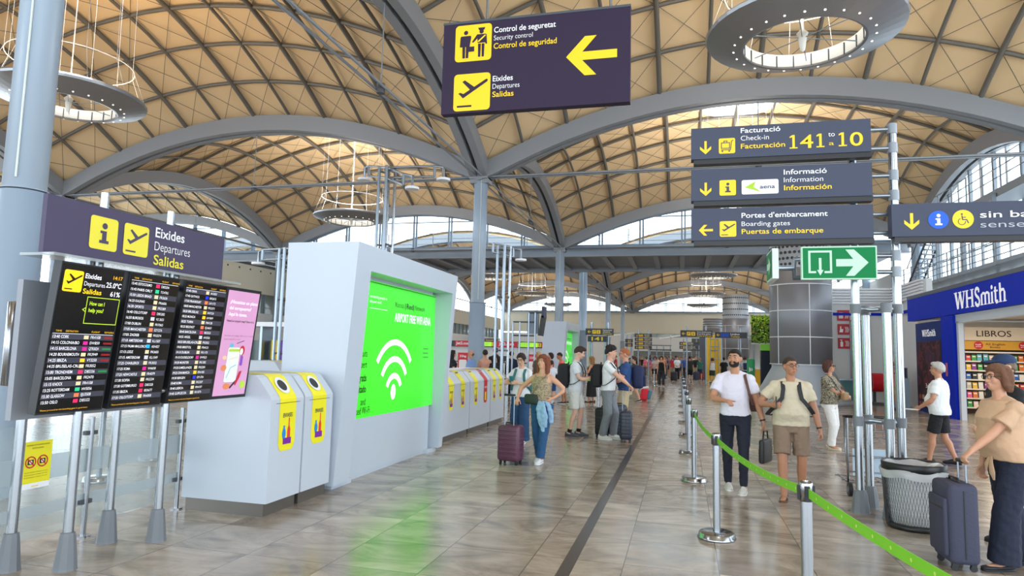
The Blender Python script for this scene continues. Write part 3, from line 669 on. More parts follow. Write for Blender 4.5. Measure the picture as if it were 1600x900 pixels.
def screen(y0, y1, kind):
    yc = (y0+y1)/2; wv = y1-y0; up = Vector((.12, 0, 1.08)).normalized(); fr0 = Fr(dp(-4.335, y0, 1.19), (0, 1, 0), up); H_ = 1.085
    m = MB(); rot = Matrix((fr0.n, fr0.u, fr0.v)).transposed()
    m.box(fr0.p(wv/2, H_/2, -.035), (.07, wv, H_), BLACK, rot); scr = m.build('flight_screen' if kind else 'advert_screen', d_)
    f = fr0; m = MB()
    if kind == 0:
        PK = mat('advert_pink', 'D49CC4', .2, emit=.45, vary=.12, vscale=2)
        m.rect(f, .025, .03, wv-.025, H_-.03, PK, .002)
        for k, s_ in enumerate(('¿Necesitas un plano', 'del aeropuerto?', 'Aquí lo tienes.')): m.text(f, s_, .07, .93-.06*k, .034, TX, (.42, .33, .28)[k], .012)
        INK = mat('advert_ink', '4A2440', .3); m.text(f, 'Need an airport map? Here it is.', .06, .75, .022, INK, .42, .01)
        for k in range(2): m.text(f, ('lorem' and 'Escanea el código QR con tu móvil'), .06, .61-.035*k, .013, mat('advert_faint', 'A8709C', .3), .44-.2*k)
        PH = [mat('adv_'+str(k), c, .3, emit=.3) for k, c in enumerate(('E8EAE4', 'B8D838', 'C02840', '8850C0', 'E08858', '60B8D0', 'F2C8A0', '201820'))]
        m.rrect(f, .15, .16, .33, .50, .02, PH[0], .004); m.rect(f, .16, .46, .32, .485, PH[1], .006); m.line(f, [(.18, .2), (.22, .3), (.30, .33)], .008, PH[5], .006); m.line(f, [(.17, .38), (.31, .41)], .006, PH[6], .006)
        m.disc(f, .36, .47, .04, PH[2], .006, ry=.05); m.disc(f, .35, .46, .025, PH[0], .007, ry=.035); m.rrect(f, .35, .32, .39, .42, .015, PH[3], .006); m.poly(f, [(.33, .12), (.38, .2), (.40, .27), (.36, .26), (.31, .14)], PH[2], .007)
        m.disc(f, .12, .30, .04, PH[4], .006, ry=.03); m.disc(f, .20, .12, .05, PH[4], .006, ry=.03); m.disc(f, .11, .4, .03, PH[6], .006, ry=.02); m.disc(f, .19, .52, .03, PH[5], .005, ry=.02); m.line(f, [(.25, .1), (.33, .17)], .02, PH[7], .006); m.line(f, [(.26, .54), (.37, .57)], .006, PH[7], .006)
        m.disc(f, .44, .13, .04, PH[1], .006)
    else:
        m.rect(f, .012, .012, wv-.012, H_-.012, SCB, .002)
        if kind == 1:
            plane_icon(m, f, .03, .875, .155, SCY, SCB); m.text(f, 'Eixides', .20, .985, .036, TX, .14, .014); m.text(f, 'Departures', .20, .93, .034, TX, .18, -.006); m.text(f, 'Salidas', .20, .872, .038, SCY, .16, .014)
            m.text(f, '14:17', .53, 1.0, .028, TY, .085, .01, 'r'); m.text(f, '25.0ºC', .53, .935, .04, TX, .14, .012, 'r'); m.text(f, '61%', .53, .87, .038, TX, .09, .012, 'r')
            m.line(f, [(.25, .655), (.535, .655), (.535, .85), (.25, .85), (.25, .655)], .005, LIME); m.line(f, [(.25, .77), (.225, .755), (.25, .74)], .005, LIME)
            m.text(f, 'How can I', .275, .79, .03, LIME, .13, .014); m.text(f, 'help you?', .275, .74, .03, LIME, .13, .014)
            top, rows, rh = .575, F1, .0425
        else: top, rows, rh = 1.02, (F2 if kind == 2 else F3), .0455
        for s_, x in (('TIME', .04), ('DESTINATION', .12), ('FLIGHT', .335), ('REMARKS', .45)): m.text(f, s_, x, top+.012, .013, TY, min(.1, .016*len(s_)*.75))
        m.rect(f, .02, top-.002, wv-.02, top+.001, TX, .004)
        for k, r in enumerate(rows):
            y = top-rh*(k+1)
            if k % 2 == 0: m.rect(f, .015, y, wv-.015, y+rh-.003, ROWA, .003)
            c = .022 if kind == 1 else .021
            m.text(f, r[0], .025, y+.01, c, TX, .055, .006); wv2 = min(.19, .0155*len(r[1])); m.text(f, r[1], .09, y+.01, c, TX, wv2, .006)
            m.rect(f, .275, y+.006, .315, y+rh-.01, AIR[r[3]], .0062); m.text(f, r[2], .335, y+.01, c, TX, .085, .0)
            if kind == 1 and r[4] >= 0: m.rect(f, .45, y+.012, .53, y+rh-.016, REM[r[4]], .0062)
        m.text(f, 'Please proceed to the boarding gate in good time', .03, .025, .011, TY, .38)
    m.build('display', scr)
screen(3.70, 4.25, 1); screen(4.30, 4.84, 2); screen(4.90, 5.46, 3); screen(5.46, 5.99, 0)
# glass barrier behind the stand, with a notice on it
b_ = thing('glass_barrier', 'clear glass barrier with frosted bands on steel posts behind the departures board', 'barrier', (-5.15, 4.3, 0))
m = MB(); m.box((0, 0, .56), (.012, 3.6, .92), GLASS); m.build('glass_panel', b_)
m = MB()
for z0, z1 in ((.56, .76), (.27, .37)): m.rect(Fr((.008, -1.8, 0), (0, 1, 0)), 0, z0, 3.6, z1, FROST, .001)
m.build('frosted_band', b_)
for y in (-1.2, .63, 1.75):
    m = MB(); m.cyl((.03, y, 0), (.03, y, 1.04), .022, CHROME); m.cyl((.03, y, 0), (.03, y, .012), .06, CHROME)
    for z in (.9, .3): m.box((.02, y, z), (.04, .12, .035), DSTEEL)
    m.build('post', b_)
m = MB(); f = Fr((.012, .0, .505), (0, 1, 0))
NY = mat('notice_yellow', 'F2E41C', .4)
m.rect(f, 0, 0, .27, .38, WTXT, .001); m.rect(f, 0, .045, .27, .38, NY, .002); m.text(f, 'aena', .11, .015, .015, YEL, .06, .01, h=.004)
NI = mat('notice_ink', '30301C', .5); m.text(f, 'PROHIBIDO FOTOGRAFIAR O FILMAR', .04, .345, .012, NI, .2); m.text(f, 'EN ESTA ZONA', .09, .32, .012, NI, .1)
for k in range(3): m.text(f, 'No photography or filming in this area', .04, .13-.02*k, .008, NI, .2)
for cx in (.085, .19):
    m.rect(f, cx-.026, .195, cx+.026, .235, BLACK, .004); m.disc(f, cx, .215, .014, WTXT, .005); m.arc(f, cx, .215, .038, .048, 0, 360, RED, .006, 24); m.line(f, [(cx-.03, .247), (cx+.03, .183)], .009, RED, .007)
m.build('notice', b_)

# ================================================================== advertising kiosk
KW = mat('kiosk_white', 'BFC9D6', .3); KG = mat('kiosk_screen_green', '46E630', .25, emit=.62); KT = mat('kiosk_text_white', 'F2F6F2', .3, emit=.9); KD = mat('kiosk_text_dark', '123A10', .3)
def kiosk(label, loc):
    t = thing('advertising_kiosk', label, 'advertising kiosk', loc)      # local: x out of the face, y along, z up; face bottom at x=0
    Hh, Ln, LE = 3.02, 3.72, .2
    fx = lambda z: LE*z/Hh
    def pr(y0, y1, z0, z1, xb, m_=KW):     # slab with a leaning front
        a = [(xb, y0, z0), (fx(z0), y0, z0), (fx(z1), y0, z1), (xb, y0, z1)]; b = [(x, y1, z) for x, _, z in a]
        q.add(a+b, [(0, 1, 2, 3), (7, 6, 5, 4), (0, 4, 5, 1), (1, 5, 6, 2), (2, 6, 7, 3), (3, 7, 4, 0)], m_)
    q = MB(); pr(0, .40, .06, Hh, -.78); pr(Ln-.19, Ln, .06, Hh, -.78); pr(.40, Ln-.19, 2.70, Hh, -.78); q.box((-.55, Ln/2, 1.4), (.45, Ln-.1, 2.68), KW); q.build('body', t)
    q = MB(); q.box((-.42, .35, .03), (.7, .5, .06), KW); q.box((-.42, Ln-.3, .03), (.7, .4, .06), KW); q.box((-.45, Ln/2, .03), (.6, Ln-.3, .06), KW); q.build('plinth', t)
    q = MB(); q.box((-.24, Ln/2, 1.37), (.2, Ln-.62, 2.66), KW); q.build('recess_panel', t)
    f = Fr((-.138, .40, 0), (0, 1, 0)); q = MB(); w_ = Ln-.59
    q.rect(f, 0, .78, w_, 2.655, KG, .003); q.rect(f, 0, 2.63, w_, 2.64, KD, .005)
    q.text(f, 'connecting people to', .62, 2.42, .04, KT, .55, .0, h=.006); q.text(f, 'airport wi-fi', .62, 2.35, .04, KT, .36, h=.006); q.rect(f, .62, 2.27, 1.2, 2.276, KT, .006)
    q.text(f, 'Xarxa', 1.45, 2.345, .085, KD, .33, -.01, h=.006); q.text(f, '|', 1.83, 2.345, .085, KD, .015, h=.006); q.text(f, 'Red', 1.89, 2.345, .085, KD, .26, .014, h=.006); q.text(f, '|', 2.17, 2.345, .085, KD, .015, h=.006); q.text(f, 'Network', 2.23, 2.345, .085, KD, .42, -.01, h=.006)
    q.text(f, 'AIRPORT FREE WIFI AENA', 1.46, 2.13, .13, KT, 1.46, .018, h=.006)
    cx, cy = 1.51-.0, 1.08
    q.disc(f, cx, cy, .085, KT, .006, ry=.115)
    for hw, zb, zt in ((.28, 1.18, 1.36), (.46, 1.35, 1.61), (.63, 1.55, 1.86)):
        hh = zt-zb; rr = (hw*hw+hh*hh)/(2*hh); an = math.degrees(math.asin(min(1, hw/rr))); q.arc(f, cx+.02, zt-rr, rr-.085, rr, 90-an, 90+an, KT, .006, 20)
    for s_, z, w2 in (('gratuïts', 1.63, .0), ('obert', 1.48, 0), ('gratis', 1.30, .016), ('limitado', 1.15, .016), ('and', .98, 0), ('unlimited Wi-Fi', .86, 0)):
        q.text(f, s_, (.62 if s_[0] != 'u' else .76), z-.03, .10, KD, None, w2 or -.004, 'r', h=.006, xs=.75)
    for k, s_ in enumerate(('Connect', 'Conectar', 'Connecta')): q.text(f, s_, 2.62, 1.72-.07*k, .035, KD, .26, .0, h=.006)
    q.build('screen', t)
    return t
k1 = kiosk('white advertising kiosk with a green wifi screen beside the recycling bins', (-4.05, 7.36, 0))
k2 = dup(k1, (-4.75, 26.6, 0), label='distant white advertising kiosk with a green screen behind the queue')
# ================================================================== recycling bins
BING = mat('bin_plinth_steel', '77726C', .35, .7)
ICB, ICR, ICP = mat('icon_blue', '1484D8', .5), mat('icon_red', 'E0402C', .5), mat('icon_purple', '7A1C9C', .5)
BW = mat('bin_white', 'C2CBD7', .3)
PROF = [(-1.0, .13), (0, .13), (0, 1.16), (-.02, 1.2), (-.17, 1.385), (-.215, 1.41), (-1.0, 1.41)]
def bin_body(t, w_, stripes, red=()):
    q = MB(); n = len(PROF); vs = [(x, 0, z) for x, z in PROF]+[(x, w_, z) for x, z in PROF]
    q.add(vs, [tuple(range(n)), tuple(reversed(range(n, 2*n)))]+[(k, n+k, n+(k+1) % n, (k+1) % n) for k in range(n)], BW); q.build('body', t)
    q = MB(); q.box((-.5, w_/2, .065), (.92, w_-.04, .13), BING); q.build('plinth', t)
    for yc in stripes:
        c = RED if yc in red else YELB; hw = .15 if w_ < .7 else .13
        q = MB(); f = Fr((0, yc-hw, 0), (0, 1, 0))
        q.poly(f, [(.0, .70), (.03, .64), (.06, .625), (2*hw-.06, .625), (2*hw-.03, .64), (2*hw, .70), (2*hw, 1.16), (0, 1.16)], c, .002)
        e = .003; up = [(0+e, 1.16), (-.02+e, 1.2+e), (-.17+e, 1.385+e), (-.215, 1.41+e), (-.55, 1.41+e)]
        for (xa, za), (xb, zb) in zip(up, up[1:]): q.add([(xa, yc-hw, za), (xa, yc+hw, za), (xb, yc+hw, zb), (xb, yc-hw, zb)], [(0, 1, 2, 3)], c)
        q.rect(f, -.07, 1.118, 2*hw+.07, 1.123, BLACK, .004)
        INK = mat('bin_text_dark', '28304C', .5)
        q.text(f, 'ENVASES' if c is YELB else 'RESTO', hw, .97, .045, INK if c is YELB else WTXT, .17, .014, 'c', h=.004)
        if c is YELB:
            x = hw-.09; q.rect(f, x+.02, .69, x+.17, .755, ICP, .005); q.disc(f, x+.035, .80, .033, ICB, .004, ry=.06); q.rect(f, x+.02, .855, x+.05, .885, ICB, .004)
            q.poly(f, [(x+.095, .755), (x+.15, .755), (x+.15, .84), (x+.132, .88), (x+.132, .96), (x+.113, .96), (x+.113, .88), (x+.095, .84)], ICR, .004)
        else:
            q.rrect(f, hw-.05, .68, hw+.05, .88, .02, YELB, .004)
        q.build('stripe', t)
        v = Vector((-.15, 0, .185)).normalized(); ff = Fr((-.095, yc, 1.292), (0, 1, 0), v)
        q = MB()
        if len(stripes) == 1:
            q.arc(ff, 0, 0, .07, .105, 0, 360, WHITE, .012, 24); q.disc(ff, 0, 0, .075, BLACK, .008)
        else:
            q.rect(ff, -.09, .08, .09, .11, BLACK, .006); q.rect(ff, -.10, .07, .10, .12, WHITE, .004)
        q.build('opening', t)
BL = ('white recycling bin with a yellow stripe, nearest to the departures board', 'white recycling bin with a yellow stripe, right against the advertising kiosk')
for k, (y, w_) in enumerate(((6.03, .60), (6.66, .60))):
    t = thing('recycling_bin', BL[k], 'recycling bin', (-4.05, y, 0), group='recycling bins by the kiosk'); bin_body(t, w_, [.30])
for k, (y, w_, st_, rd, lab) in enumerate(((11.75, 1.6, (.45, 1.15), (), 'double recycling bin with two yellow stripes, emerging from behind the kiosk'), (13.38, 1.5, (.4, 1.12), (1.12,), 'double recycling bin with one yellow and one red stripe'), (14.92, 1.2, (.3, .85), (), 'double recycling bin with two yellow stripes, farthest in its row'))):
    t = thing('recycling_bin', lab, 'recycling bin', (-4.3, y, 0), group='recycling bins beyond the kiosk'); bin_body(t, w_, st_, rd); t.scale = (1, 1, .93)
t = thing('recycling_bin', 'white recycling bin with yellow and red stripes, in the left distance behind the pink advert', 'recycling bin', (-8.0, 12.2, 0)); bin_body(t, 1.1, (.35, .8), (.8,))
# ================================================================== people
TMP = bpy.data.scenes.new('workbench')
def solid(q, voxel, smooth=3, noise=0):
    me = bpy.data.meshes.new('tmp'); me.from_pydata(q.v, [], q.f); me.update()
    b = bmesh.new(); b.from_mesh(me); bmesh.ops.remove_doubles(b, verts=b.verts, dist=1e-5); bmesh.ops.recalc_face_normals(b, faces=b.faces); b.to_mesh(me); b.free()
    o = bpy.data.objects.new('tmp', me); TMP.collection.objects.link(o)
    r = o.modifiers.new('r', 'REMESH'); r.mode = 'VOXEL'; r.voxel_size = voxel
    if smooth: s_ = o.modifiers.new('s', 'SMOOTH'); s_.iterations = smooth; s_.factor = .5
    vl = TMP.view_layers[0]; vl.update(); dg = vl.depsgraph
    out = bpy.data.meshes.new_from_object(o.evaluated_get(dg))
    bpy.data.objects.remove(o); bpy.data.meshes.remove(me)
    out.polygons.foreach_set('use_smooth', [True]*len(out.polygons))
    if noise:
        from mathutils import noise as nz
        n_ = len(out.vertices); co = np.empty(n_*3, 'f'); no = np.empty(n_*3, 'f'); out.vertices.foreach_get('co', co); out.vertex_normals.foreach_get('vector', no)
        co = co.reshape(-1, 3); h = np.array([nz.noise(Vector(c)*22) for c in co], 'f'); co = co+no.reshape(-1, 3)*h[:, None]*noise
        out.vertices.foreach_set('co', co.ravel()); out.update()
    return out
def limb(q, pts, rad, m, side=None, flat=1.0, n=10, round_ends=(True, True)):
    P = [Vector(p) for p in pts]; rad = list(rad); F = [flat]*len(P) if not isinstance(flat, (list, tuple)) else list(flat); rs = []
    D = [(P[min(i+1, len(P)-1)]-P[max(i-1, 0)]).normalized() for i in range(len(P))]
    a = Vector(side) if side is not None else D[0].orthogonal()
    for i, p in enumerate(P):
        a = (a-D[i]*a.dot(D[i])).normalized(); b = D[i].cross(a)
        rs.append((p, a.copy(), b, rad[i], F[i], D[i]))
    out = []
    p, A, B, r, fl, d = rs[0]
    if round_ends[0]:
        for t in (.25, .7): c = math.sqrt(1-(1-t)**2); out.append(q.ring(p-d*r*fl*(1-t), A*r*c, B*r*fl*c, n))
    for p, A, B, r, fl, d in rs: out.append(q.ring(p, A*r, B*r*fl, n))
    if round_ends[1]:
        for t in (.7, .25): c = math.sqrt(1-(1-t)**2); out.append(q.ring(p+d*r*fl*(1-t), A*r*c, B*r*fl*c, n))
    q.loft(out, m)
def ik(a, b, l1, l2, hint):
    d = b-a; L_ = d.length
    if L_ > (l1+l2)*.999: b = a+d.normalized()*(l1+l2)*.999; d = b-a; L_ = d.length
    u = d.normalized(); x = (l1*l1-l2*l2+L_*L_)/(2*L_); h = math.sqrt(max(l1*l1-x*x, 0)); hv = Vector(hint); hv = (hv-u*hv.dot(u)).normalized()
    return a+u*x+hv*h, b
DUM = mat('dummy')
def V(*a): return Vector(a)
PEOPLE = {}
def person(key, label, loc, face, H=1.75, skin='CF9C7E', build=1.0, belly=0., fem=False, feet=((-.1, 0), (.1, 0)), toes=(8, -8), lift=(0, 0), hands=(None, None), elbow=(None, None), grip=(.35, .35), palm=(None, None), thumb=(None, None), point=(False, False),
           lean=(0, 0), twist=0, head=(0, 0), hair=None, hairc='2A1E18', top=None, bottom=None, shoe=None, beard=None, glasses=None, lod=0, dz=0, group=None, extra=None, knee=None):
    """one standing figure facing local +y; face = heading in degrees, 0 looks up the hall, 180 looks at the camera"""
    s = H/1.75; vox = (.0085, .012, .02)[lod]*max(s, .8)
    t = thing('person', label, 'person', (loc[0], loc[1], loc[2] if len(loc) > 2 else 0), math.radians(face), group)
    SK = mat('skin_'+skin, skin, .55, bump=.05, bscale=90)
    hz = .925*s+dz; LX_, LY_ = lean
    def sp(z, x=0, y=0):                       # a point carried by the leaning, twisting trunk
        k = max(0, z*s-hz); tw = math.radians(twist)*min(1, k/(.45*s)); c, d = math.cos(tw), math.sin(tw)
        return V(x*s*c-y*s*d+LX_*k, x*s*d+y*s*c+LY_*k, z*s+(dz if z > .85 else 0))
    def tring(z, hw, hd, y=0, n=20):
        return [sp(z, hw*(abs(math.cos(a))**.85)*(1 if math.cos(a) >= 0 else -1), y+hd*math.sin(a)) for a in [2*PI*k/n for k in range(n)]]
    W_ = .93 if fem else 1.0
    TR = [(.84, .150, .100, -.01), (.90, .172*(1.04 if fem else 1), .115, -.012), (.97, .170, .112, 0), (1.05, .150*W_+belly*.35, .100+belly*.6, .012+belly*.55), (1.13, .148*W_+belly*.3, .104+belly*.55, .01+belly*.5), (1.22, .160*W_, .112+belly*.2, .006+(.012 if fem else 0)), (1.30, .172*W_, .115+(.012 if fem else 0), .004+(.02 if fem else 0)), (1.37, .178*W_, .100, -.002), (1.42, .150*W_, .078, -.008), (1.455, .085, .062, -.01)]
    TR = [(z, hw*build, hd*build, y) for z, hw, hd, y in TR]
    shx = .178*W_*(1+.7*(build-1))
    sh = [sp(1.385, -shx, -.005), sp(1.385, shx, -.005)]
    # legs
    AN, KN, HP = [], [], []
    for k, sg in ((0, -1), (1, 1)):
        hp = V(sg*.092*s*build, 0, hz-.03*s); an = V(feet[k][0]*s, feet[k][1]*s, .085*s+lift[k])
        kn, an = ik(hp, an, .418*s, .408*s, (sg*.12+math.sin(math.radians(-toes[k]))*.5, 1, 0) if knee is None else knee[k]); HP.append(hp); KN.append(kn); AN.append(an)
    # arms
    EL, WR, HD = [], [], []
    for k, sg in ((0, -1), (1, 1)):
        tgt = hands[k]; tgt = sp(.80, sg*(shx+.07), .05) if tgt is None else V(tgt[0]*s, tgt[1]*s, tgt[2]*s)
        e, w_ = ik(sh[k], tgt, .285*s, .255*s, elbow[k] or (sg*.5, -1, -.1)); EL.append(e); WR.append(w_); HD.append((w_-e).normalized())
    hy, hp_ = math.radians(head[0]), math.radians(head[1]); HR = Matrix.Rotation(hy, 3, 'Z')@Matrix.Rotation(hp_, 3, 'X')
    piv = sp(1.52, 0, .0)
    hs = s*1.06
    def hd(x, y, z): return piv+HR@V(x*hs, y*hs, (z-1.52)*hs)
    def hell(q, c, r, m=DUM, nu=12, nv=8): q.ell(hd(*c), [x*hs for x in r], m, HR, nu, nv)
    # ---- skin, one surface
    q = MB(); kk_ = .93 if top and 'tank' not in top[0] else 1; q.loft([tring(z, a*kk_, b*kk_, y) for z, a, b, y in TR], DUM)
    limb(q, [sp(1.43, 0, -.012), sp(1.50, 0, .0), hd(0, .006, 1.57)], [.064*s, .057*s, .054*s], DUM)
    for sg in (-1, 1): limb(q, [sp(1.485, sg*.03, -.02), sp(1.415, sg*.13*build, -.015)], [.030*s, .034*s], DUM)
    hell(q, (0, -.004, 1.652), (.074, .094, .100)); hell(q, (0, .022, 1.598), (.060, .070, .072)); hell(q, (0, .058, 1.562), (.034, .030, .026))
    if lod < 2:
        limb(q, [hd(0, .088, 1.655), hd(0, .106, 1.618)], [.010*s, .0165*s], DUM); hell(q, (0, .086, 1.672), (.045, .012, .010)); hell(q, (0, .088, 1.583), (.024, .012, .014))
        for sg in (-1, 1): hell(q, (sg*.034, .066, 1.616), (.026, .022, .026))
    for sg in (-1, 1): hell(q, (sg*.077, -.006, 1.635), (.010, .020, .032))
    for k, sg in ((0, -1), (1, 1)):
        h0, k0, a0 = HP[k], KN[k], AN[k]; sh_ = (a0-k0)
        limb(q, [h0+V(0, 0, .02*s), h0.lerp(k0, .45), k0.lerp(h0, .1), k0+sh_*.1, k0+sh_*.32-V(0, .012*s, 0), k0+sh_*.7, a0], [x*s*(.5+.5*build) for x in (.092, .078, .058, .054, .058, .042, .038)], DUM)
        ta = math.radians(toes[k]); fd = V(-math.sin(ta)*1, math.cos(ta), 0); limb(q, [a0+V(0, 0, -.01)-fd*.03*s, a0-V(0, 0, .042*s)+fd*.06*s, a0-V(0, 0, .06*s)+fd*.15*s], [.036*s, .038*s, .03*s], DUM, fd.cross(V(0, 0, 1)), .75)
        s0, e0, w0, d0 = sh[k], EL[k], WR[k], HD[k]
        limb(q, [s0+V(-sg*.02*s, 0, .004*s), s0.lerp(e0, .35), e0.lerp(s0, .12), e0.lerp(w0, .18), w0.lerp(e0, .2), w0], [x*s*(.4+.6*build)*(.9 if fem else 1) for x in (.056, .050, .042, .043, .031, .027)], DUM)
        # hand: palm, four fingers, thumb from the side of the palm
        n_ = V(*(palm[k] or (-sg, 0, -.1))); n_ = (n_-d0*n_.dot(d0)).normalized(); th = V(*(thumb[k] or (0, 1, .25))); th = (th-d0*th.dot(d0)); th = (th-n_*th.dot(n_)).normalized()
        fr_ = max(.0088*s, vox*.85)
        limb(q, [w0-d0*.01*s, w0+d0*.04*s, w0+d0*.088*s], [.026*s, .038*s, .040*s], DUM, th, [.8, .45, .40])
        for i_ in range(4):
            c = (.25+1.15*grip[k]) if not (point[k] and i_ == 0) else .08
            c = c*(1+.06*i_); p = w0+d0*.088*s+th*(.030-.0205*i_)*s; dv = d0.copy(); pts = [p-dv*.015*s]; ln = (.072, .080, .074, .058)[i_]*s
            dv = (dv+th*(.12-.08*i_)).normalized()
            pts.append(p)
            for seg_, fr2 in enumerate((.45, .32, .26)):
                ax = dv.cross(n_).normalized(); dv = Matrix.Rotation(c*(.7, 1.0, .8)[seg_], 3, ax)@dv; p = p+dv*ln*fr2; pts.append(p)
            limb(q, pts, [fr_, fr_, fr_*.98, fr_*.94, fr_*.85], DUM, n=7)
        tp = w0+d0*.022*s+th*.026*s; td = (d0*.62+th*(.75-.35*grip[k])+n_*(.2+.35*grip[k])).normalized(); t2 = (td+d0*.35+n_*.3*grip[k]).normalized()
        limb(q, [tp-td*.01*s, tp+td*.034*s, tp+td*.034*s+t2*.032*s, tp+td*.034*s+t2*.055*s], [.0125*s, .0118*s, .0105*s, .009*s], DUM, n=7)
    me = solid(q, vox, 3); me.materials.append(SK)
    bo = bpy.data.objects.new('body', me); COL.objects.link(bo); bo.parent = t
    def part(name, q, c, v=None, sm=3, noise=0, rough=.85, bump=.35, bs=28, m=None):
        me = solid(q, v or vox*1.15, sm, noise)
        me.materials.append(m or mat('cloth_'+c if rough > .6 else 'smooth_'+c, c, rough, bump=bump, bscale=bs))
        o = bpy.data.objects.new(name, me); COL.objects.link(o); o.parent = t; return o
    def direct(name, q): return q.build(name, t)
    # ---- lower garment
    if bottom:
        kind, c = bottom[0], bottom[1]; q = MB(); e = .010
        wt = bottom[2] if len(bottom) > 2 else (top[2]+.05 if top and len(top) > 2 else 1.03)
        rows = [(.82, .155, .118, -.012)]+[r for r in TR if .88 < r[0] < wt-.03]
        rows += [(wt, np.interp(wt, [r[0] for r in TR], [r[1] for r in TR]), np.interp(wt, [r[0] for r in TR], [r[2] for r in TR]), np.interp(wt, [r[0] for r in TR], [r[3] for r in TR]))]
        q.loft([tring(z, a+e, b+e, y) for z, a, b, y in rows], DUM)
        for k in (0, 1):
            h0, k0, a0 = HP[k]+V(0, 0, .03*s), KN[k], AN[k]; B_ = .5+.5*build
            if kind == 'shorts': limb(q, [h0, h0.lerp(k0, .5), h0.lerp(k0, .86)], [x*s*B_ for x in (.101, .100, .097)], DUM, round_ends=(True, False), n=14)
            elif kind == 'shortshorts': limb(q, [h0, h0.lerp(k0, .35), h0.lerp(k0, .68)], [x*s*B_ for x in (.112, .110, .106)], DUM, round_ends=(True, False), n=14)
            else:
                rr = {'slim': (.097, .083, .064, .060, .053, .048), 'straight': (.100, .088, .077, .073, .070, .068), 'wide': (.103, .100, .100, .106, .114, .120), 'baggy': (.102, .095, .089, .086, .082, .077), 'crop': (.110, .096, .080, .074, .066, .062)}[kind]
                end = a0.lerp(k0, .30 if kind == 'crop' else (.0 if kind != 'wide' else -.06))
                limb(q, [h0, h0.lerp(k0, .5), k0, k0.lerp(end, .3), k0.lerp(end, .7), end], [x*s*B_ for x in rr], DUM, round_ends=(True, False), n=14)
        part('shorts' if 'short' in kind else 'trousers', q, c, noise=.006*s if lod < 2 else 0)
    # ---- upper garment
    if top:
        kind, c = top[0], top[1]; hem = top[2] if len(top) > 2 else .90; q = MB(); loose = top[3] if len(top) > 3 else .018
        zs_ = [r[0] for r in TR]; it = lambda z, i_: float(np.interp(z, zs_, [r[i_] for r in TR]))
        zz = [hem, hem+.06]+[z for z in zs_ if z > hem+.09]
        if kind in ('tank', 'dress_tank'): zz = [z for z in zz if z < 1.36]+[1.38, 1.415]
        rows = []
        for z in zz:
            e = loose*(1.3 if z < 1.2 else 1.0 if z < 1.38 else .9)
            if kind in ('tank', 'dress_tank') and z > 1.31: rows.append((z, it(z, 1)*(.93 if z < 1.36 else .78)+e*.6, it(z, 2)+e, it(z, 3))); continue
            rows.append((z, max(it(z, 1), it(1.2, 1)*.97 if z < 1.2 and loose > .012 else 0)+e, it(z, 2)+e, it(z, 3)))
        if kind.startswith('dress'): rows = [(top[4] if len(top) > 4 else .35, .24, .20, 0), (.75, .21, .165, 0)]+rows
        q.loft([tring(*r) for r in rows], DUM)
        if kind not in ('tank', 'dress_tank'):
            for sg in (-1, 1): limb(q, [sp(1.455, sg*.055, -.02), sp(1.405, sg*.135*build, -.012)], [.048*s, .060*s], DUM)
        if kind in ('tank', 'dress_tank'):
            for sg in (-1, 1): limb(q, [sp(1.33, sg*.10*W_, .105*build), sp(1.42, sg*.105*W_, .045), sp(1.435, sg*.10*W_, -.03), sp(1.34, sg*.10*W_, -.105*build)], [.028*s]*4, DUM, (1, 0, 0), .5)
        else:
            fr2 = {'tee': .62, 'loose': .68, 'long': 2.0, 'cap': .3, 'dress': .5}[kind]
            for k, sg in ((0, -1), (1, 1)):
                q.ell(sh[k]-V(sg*.012*s, 0, -.004*s), [x*s*(.4+.6*build) for x in (.072, .074, .068)], DUM)
                s0, e0, w0 = sh[k], EL[k], WR[k]; r0 = .068*s*(.4+.6*build)*(.95 if fem else 1); r1 = r0*(1.02 if kind != 'loose' else 1.3)
                if kind == 'long': limb(q, [s0-V(sg*.03*s, 0, 0), s0.lerp(e0, .5), e0, e0.lerp(w0, .5), w0], [r0, r0*.92, r0*.85, r0*.75, r0*.66], DUM, round_ends=(True, False))
                else: limb(q, [s0-V(sg*.035*s, 0, 0), s0.lerp(e0, .3), s0.lerp(e0, fr2)], [r0, r0, r1], DUM, round_ends=(True, False), n=14)
        part('dress' if kind.startswith('dress') else ('vest_top' if kind == 'tank' else 'shirt'), q, c if len(top) < 6 else c, noise=.0032*s if lod < 2 else 0, m=top[5] if len(top) > 5 else None)
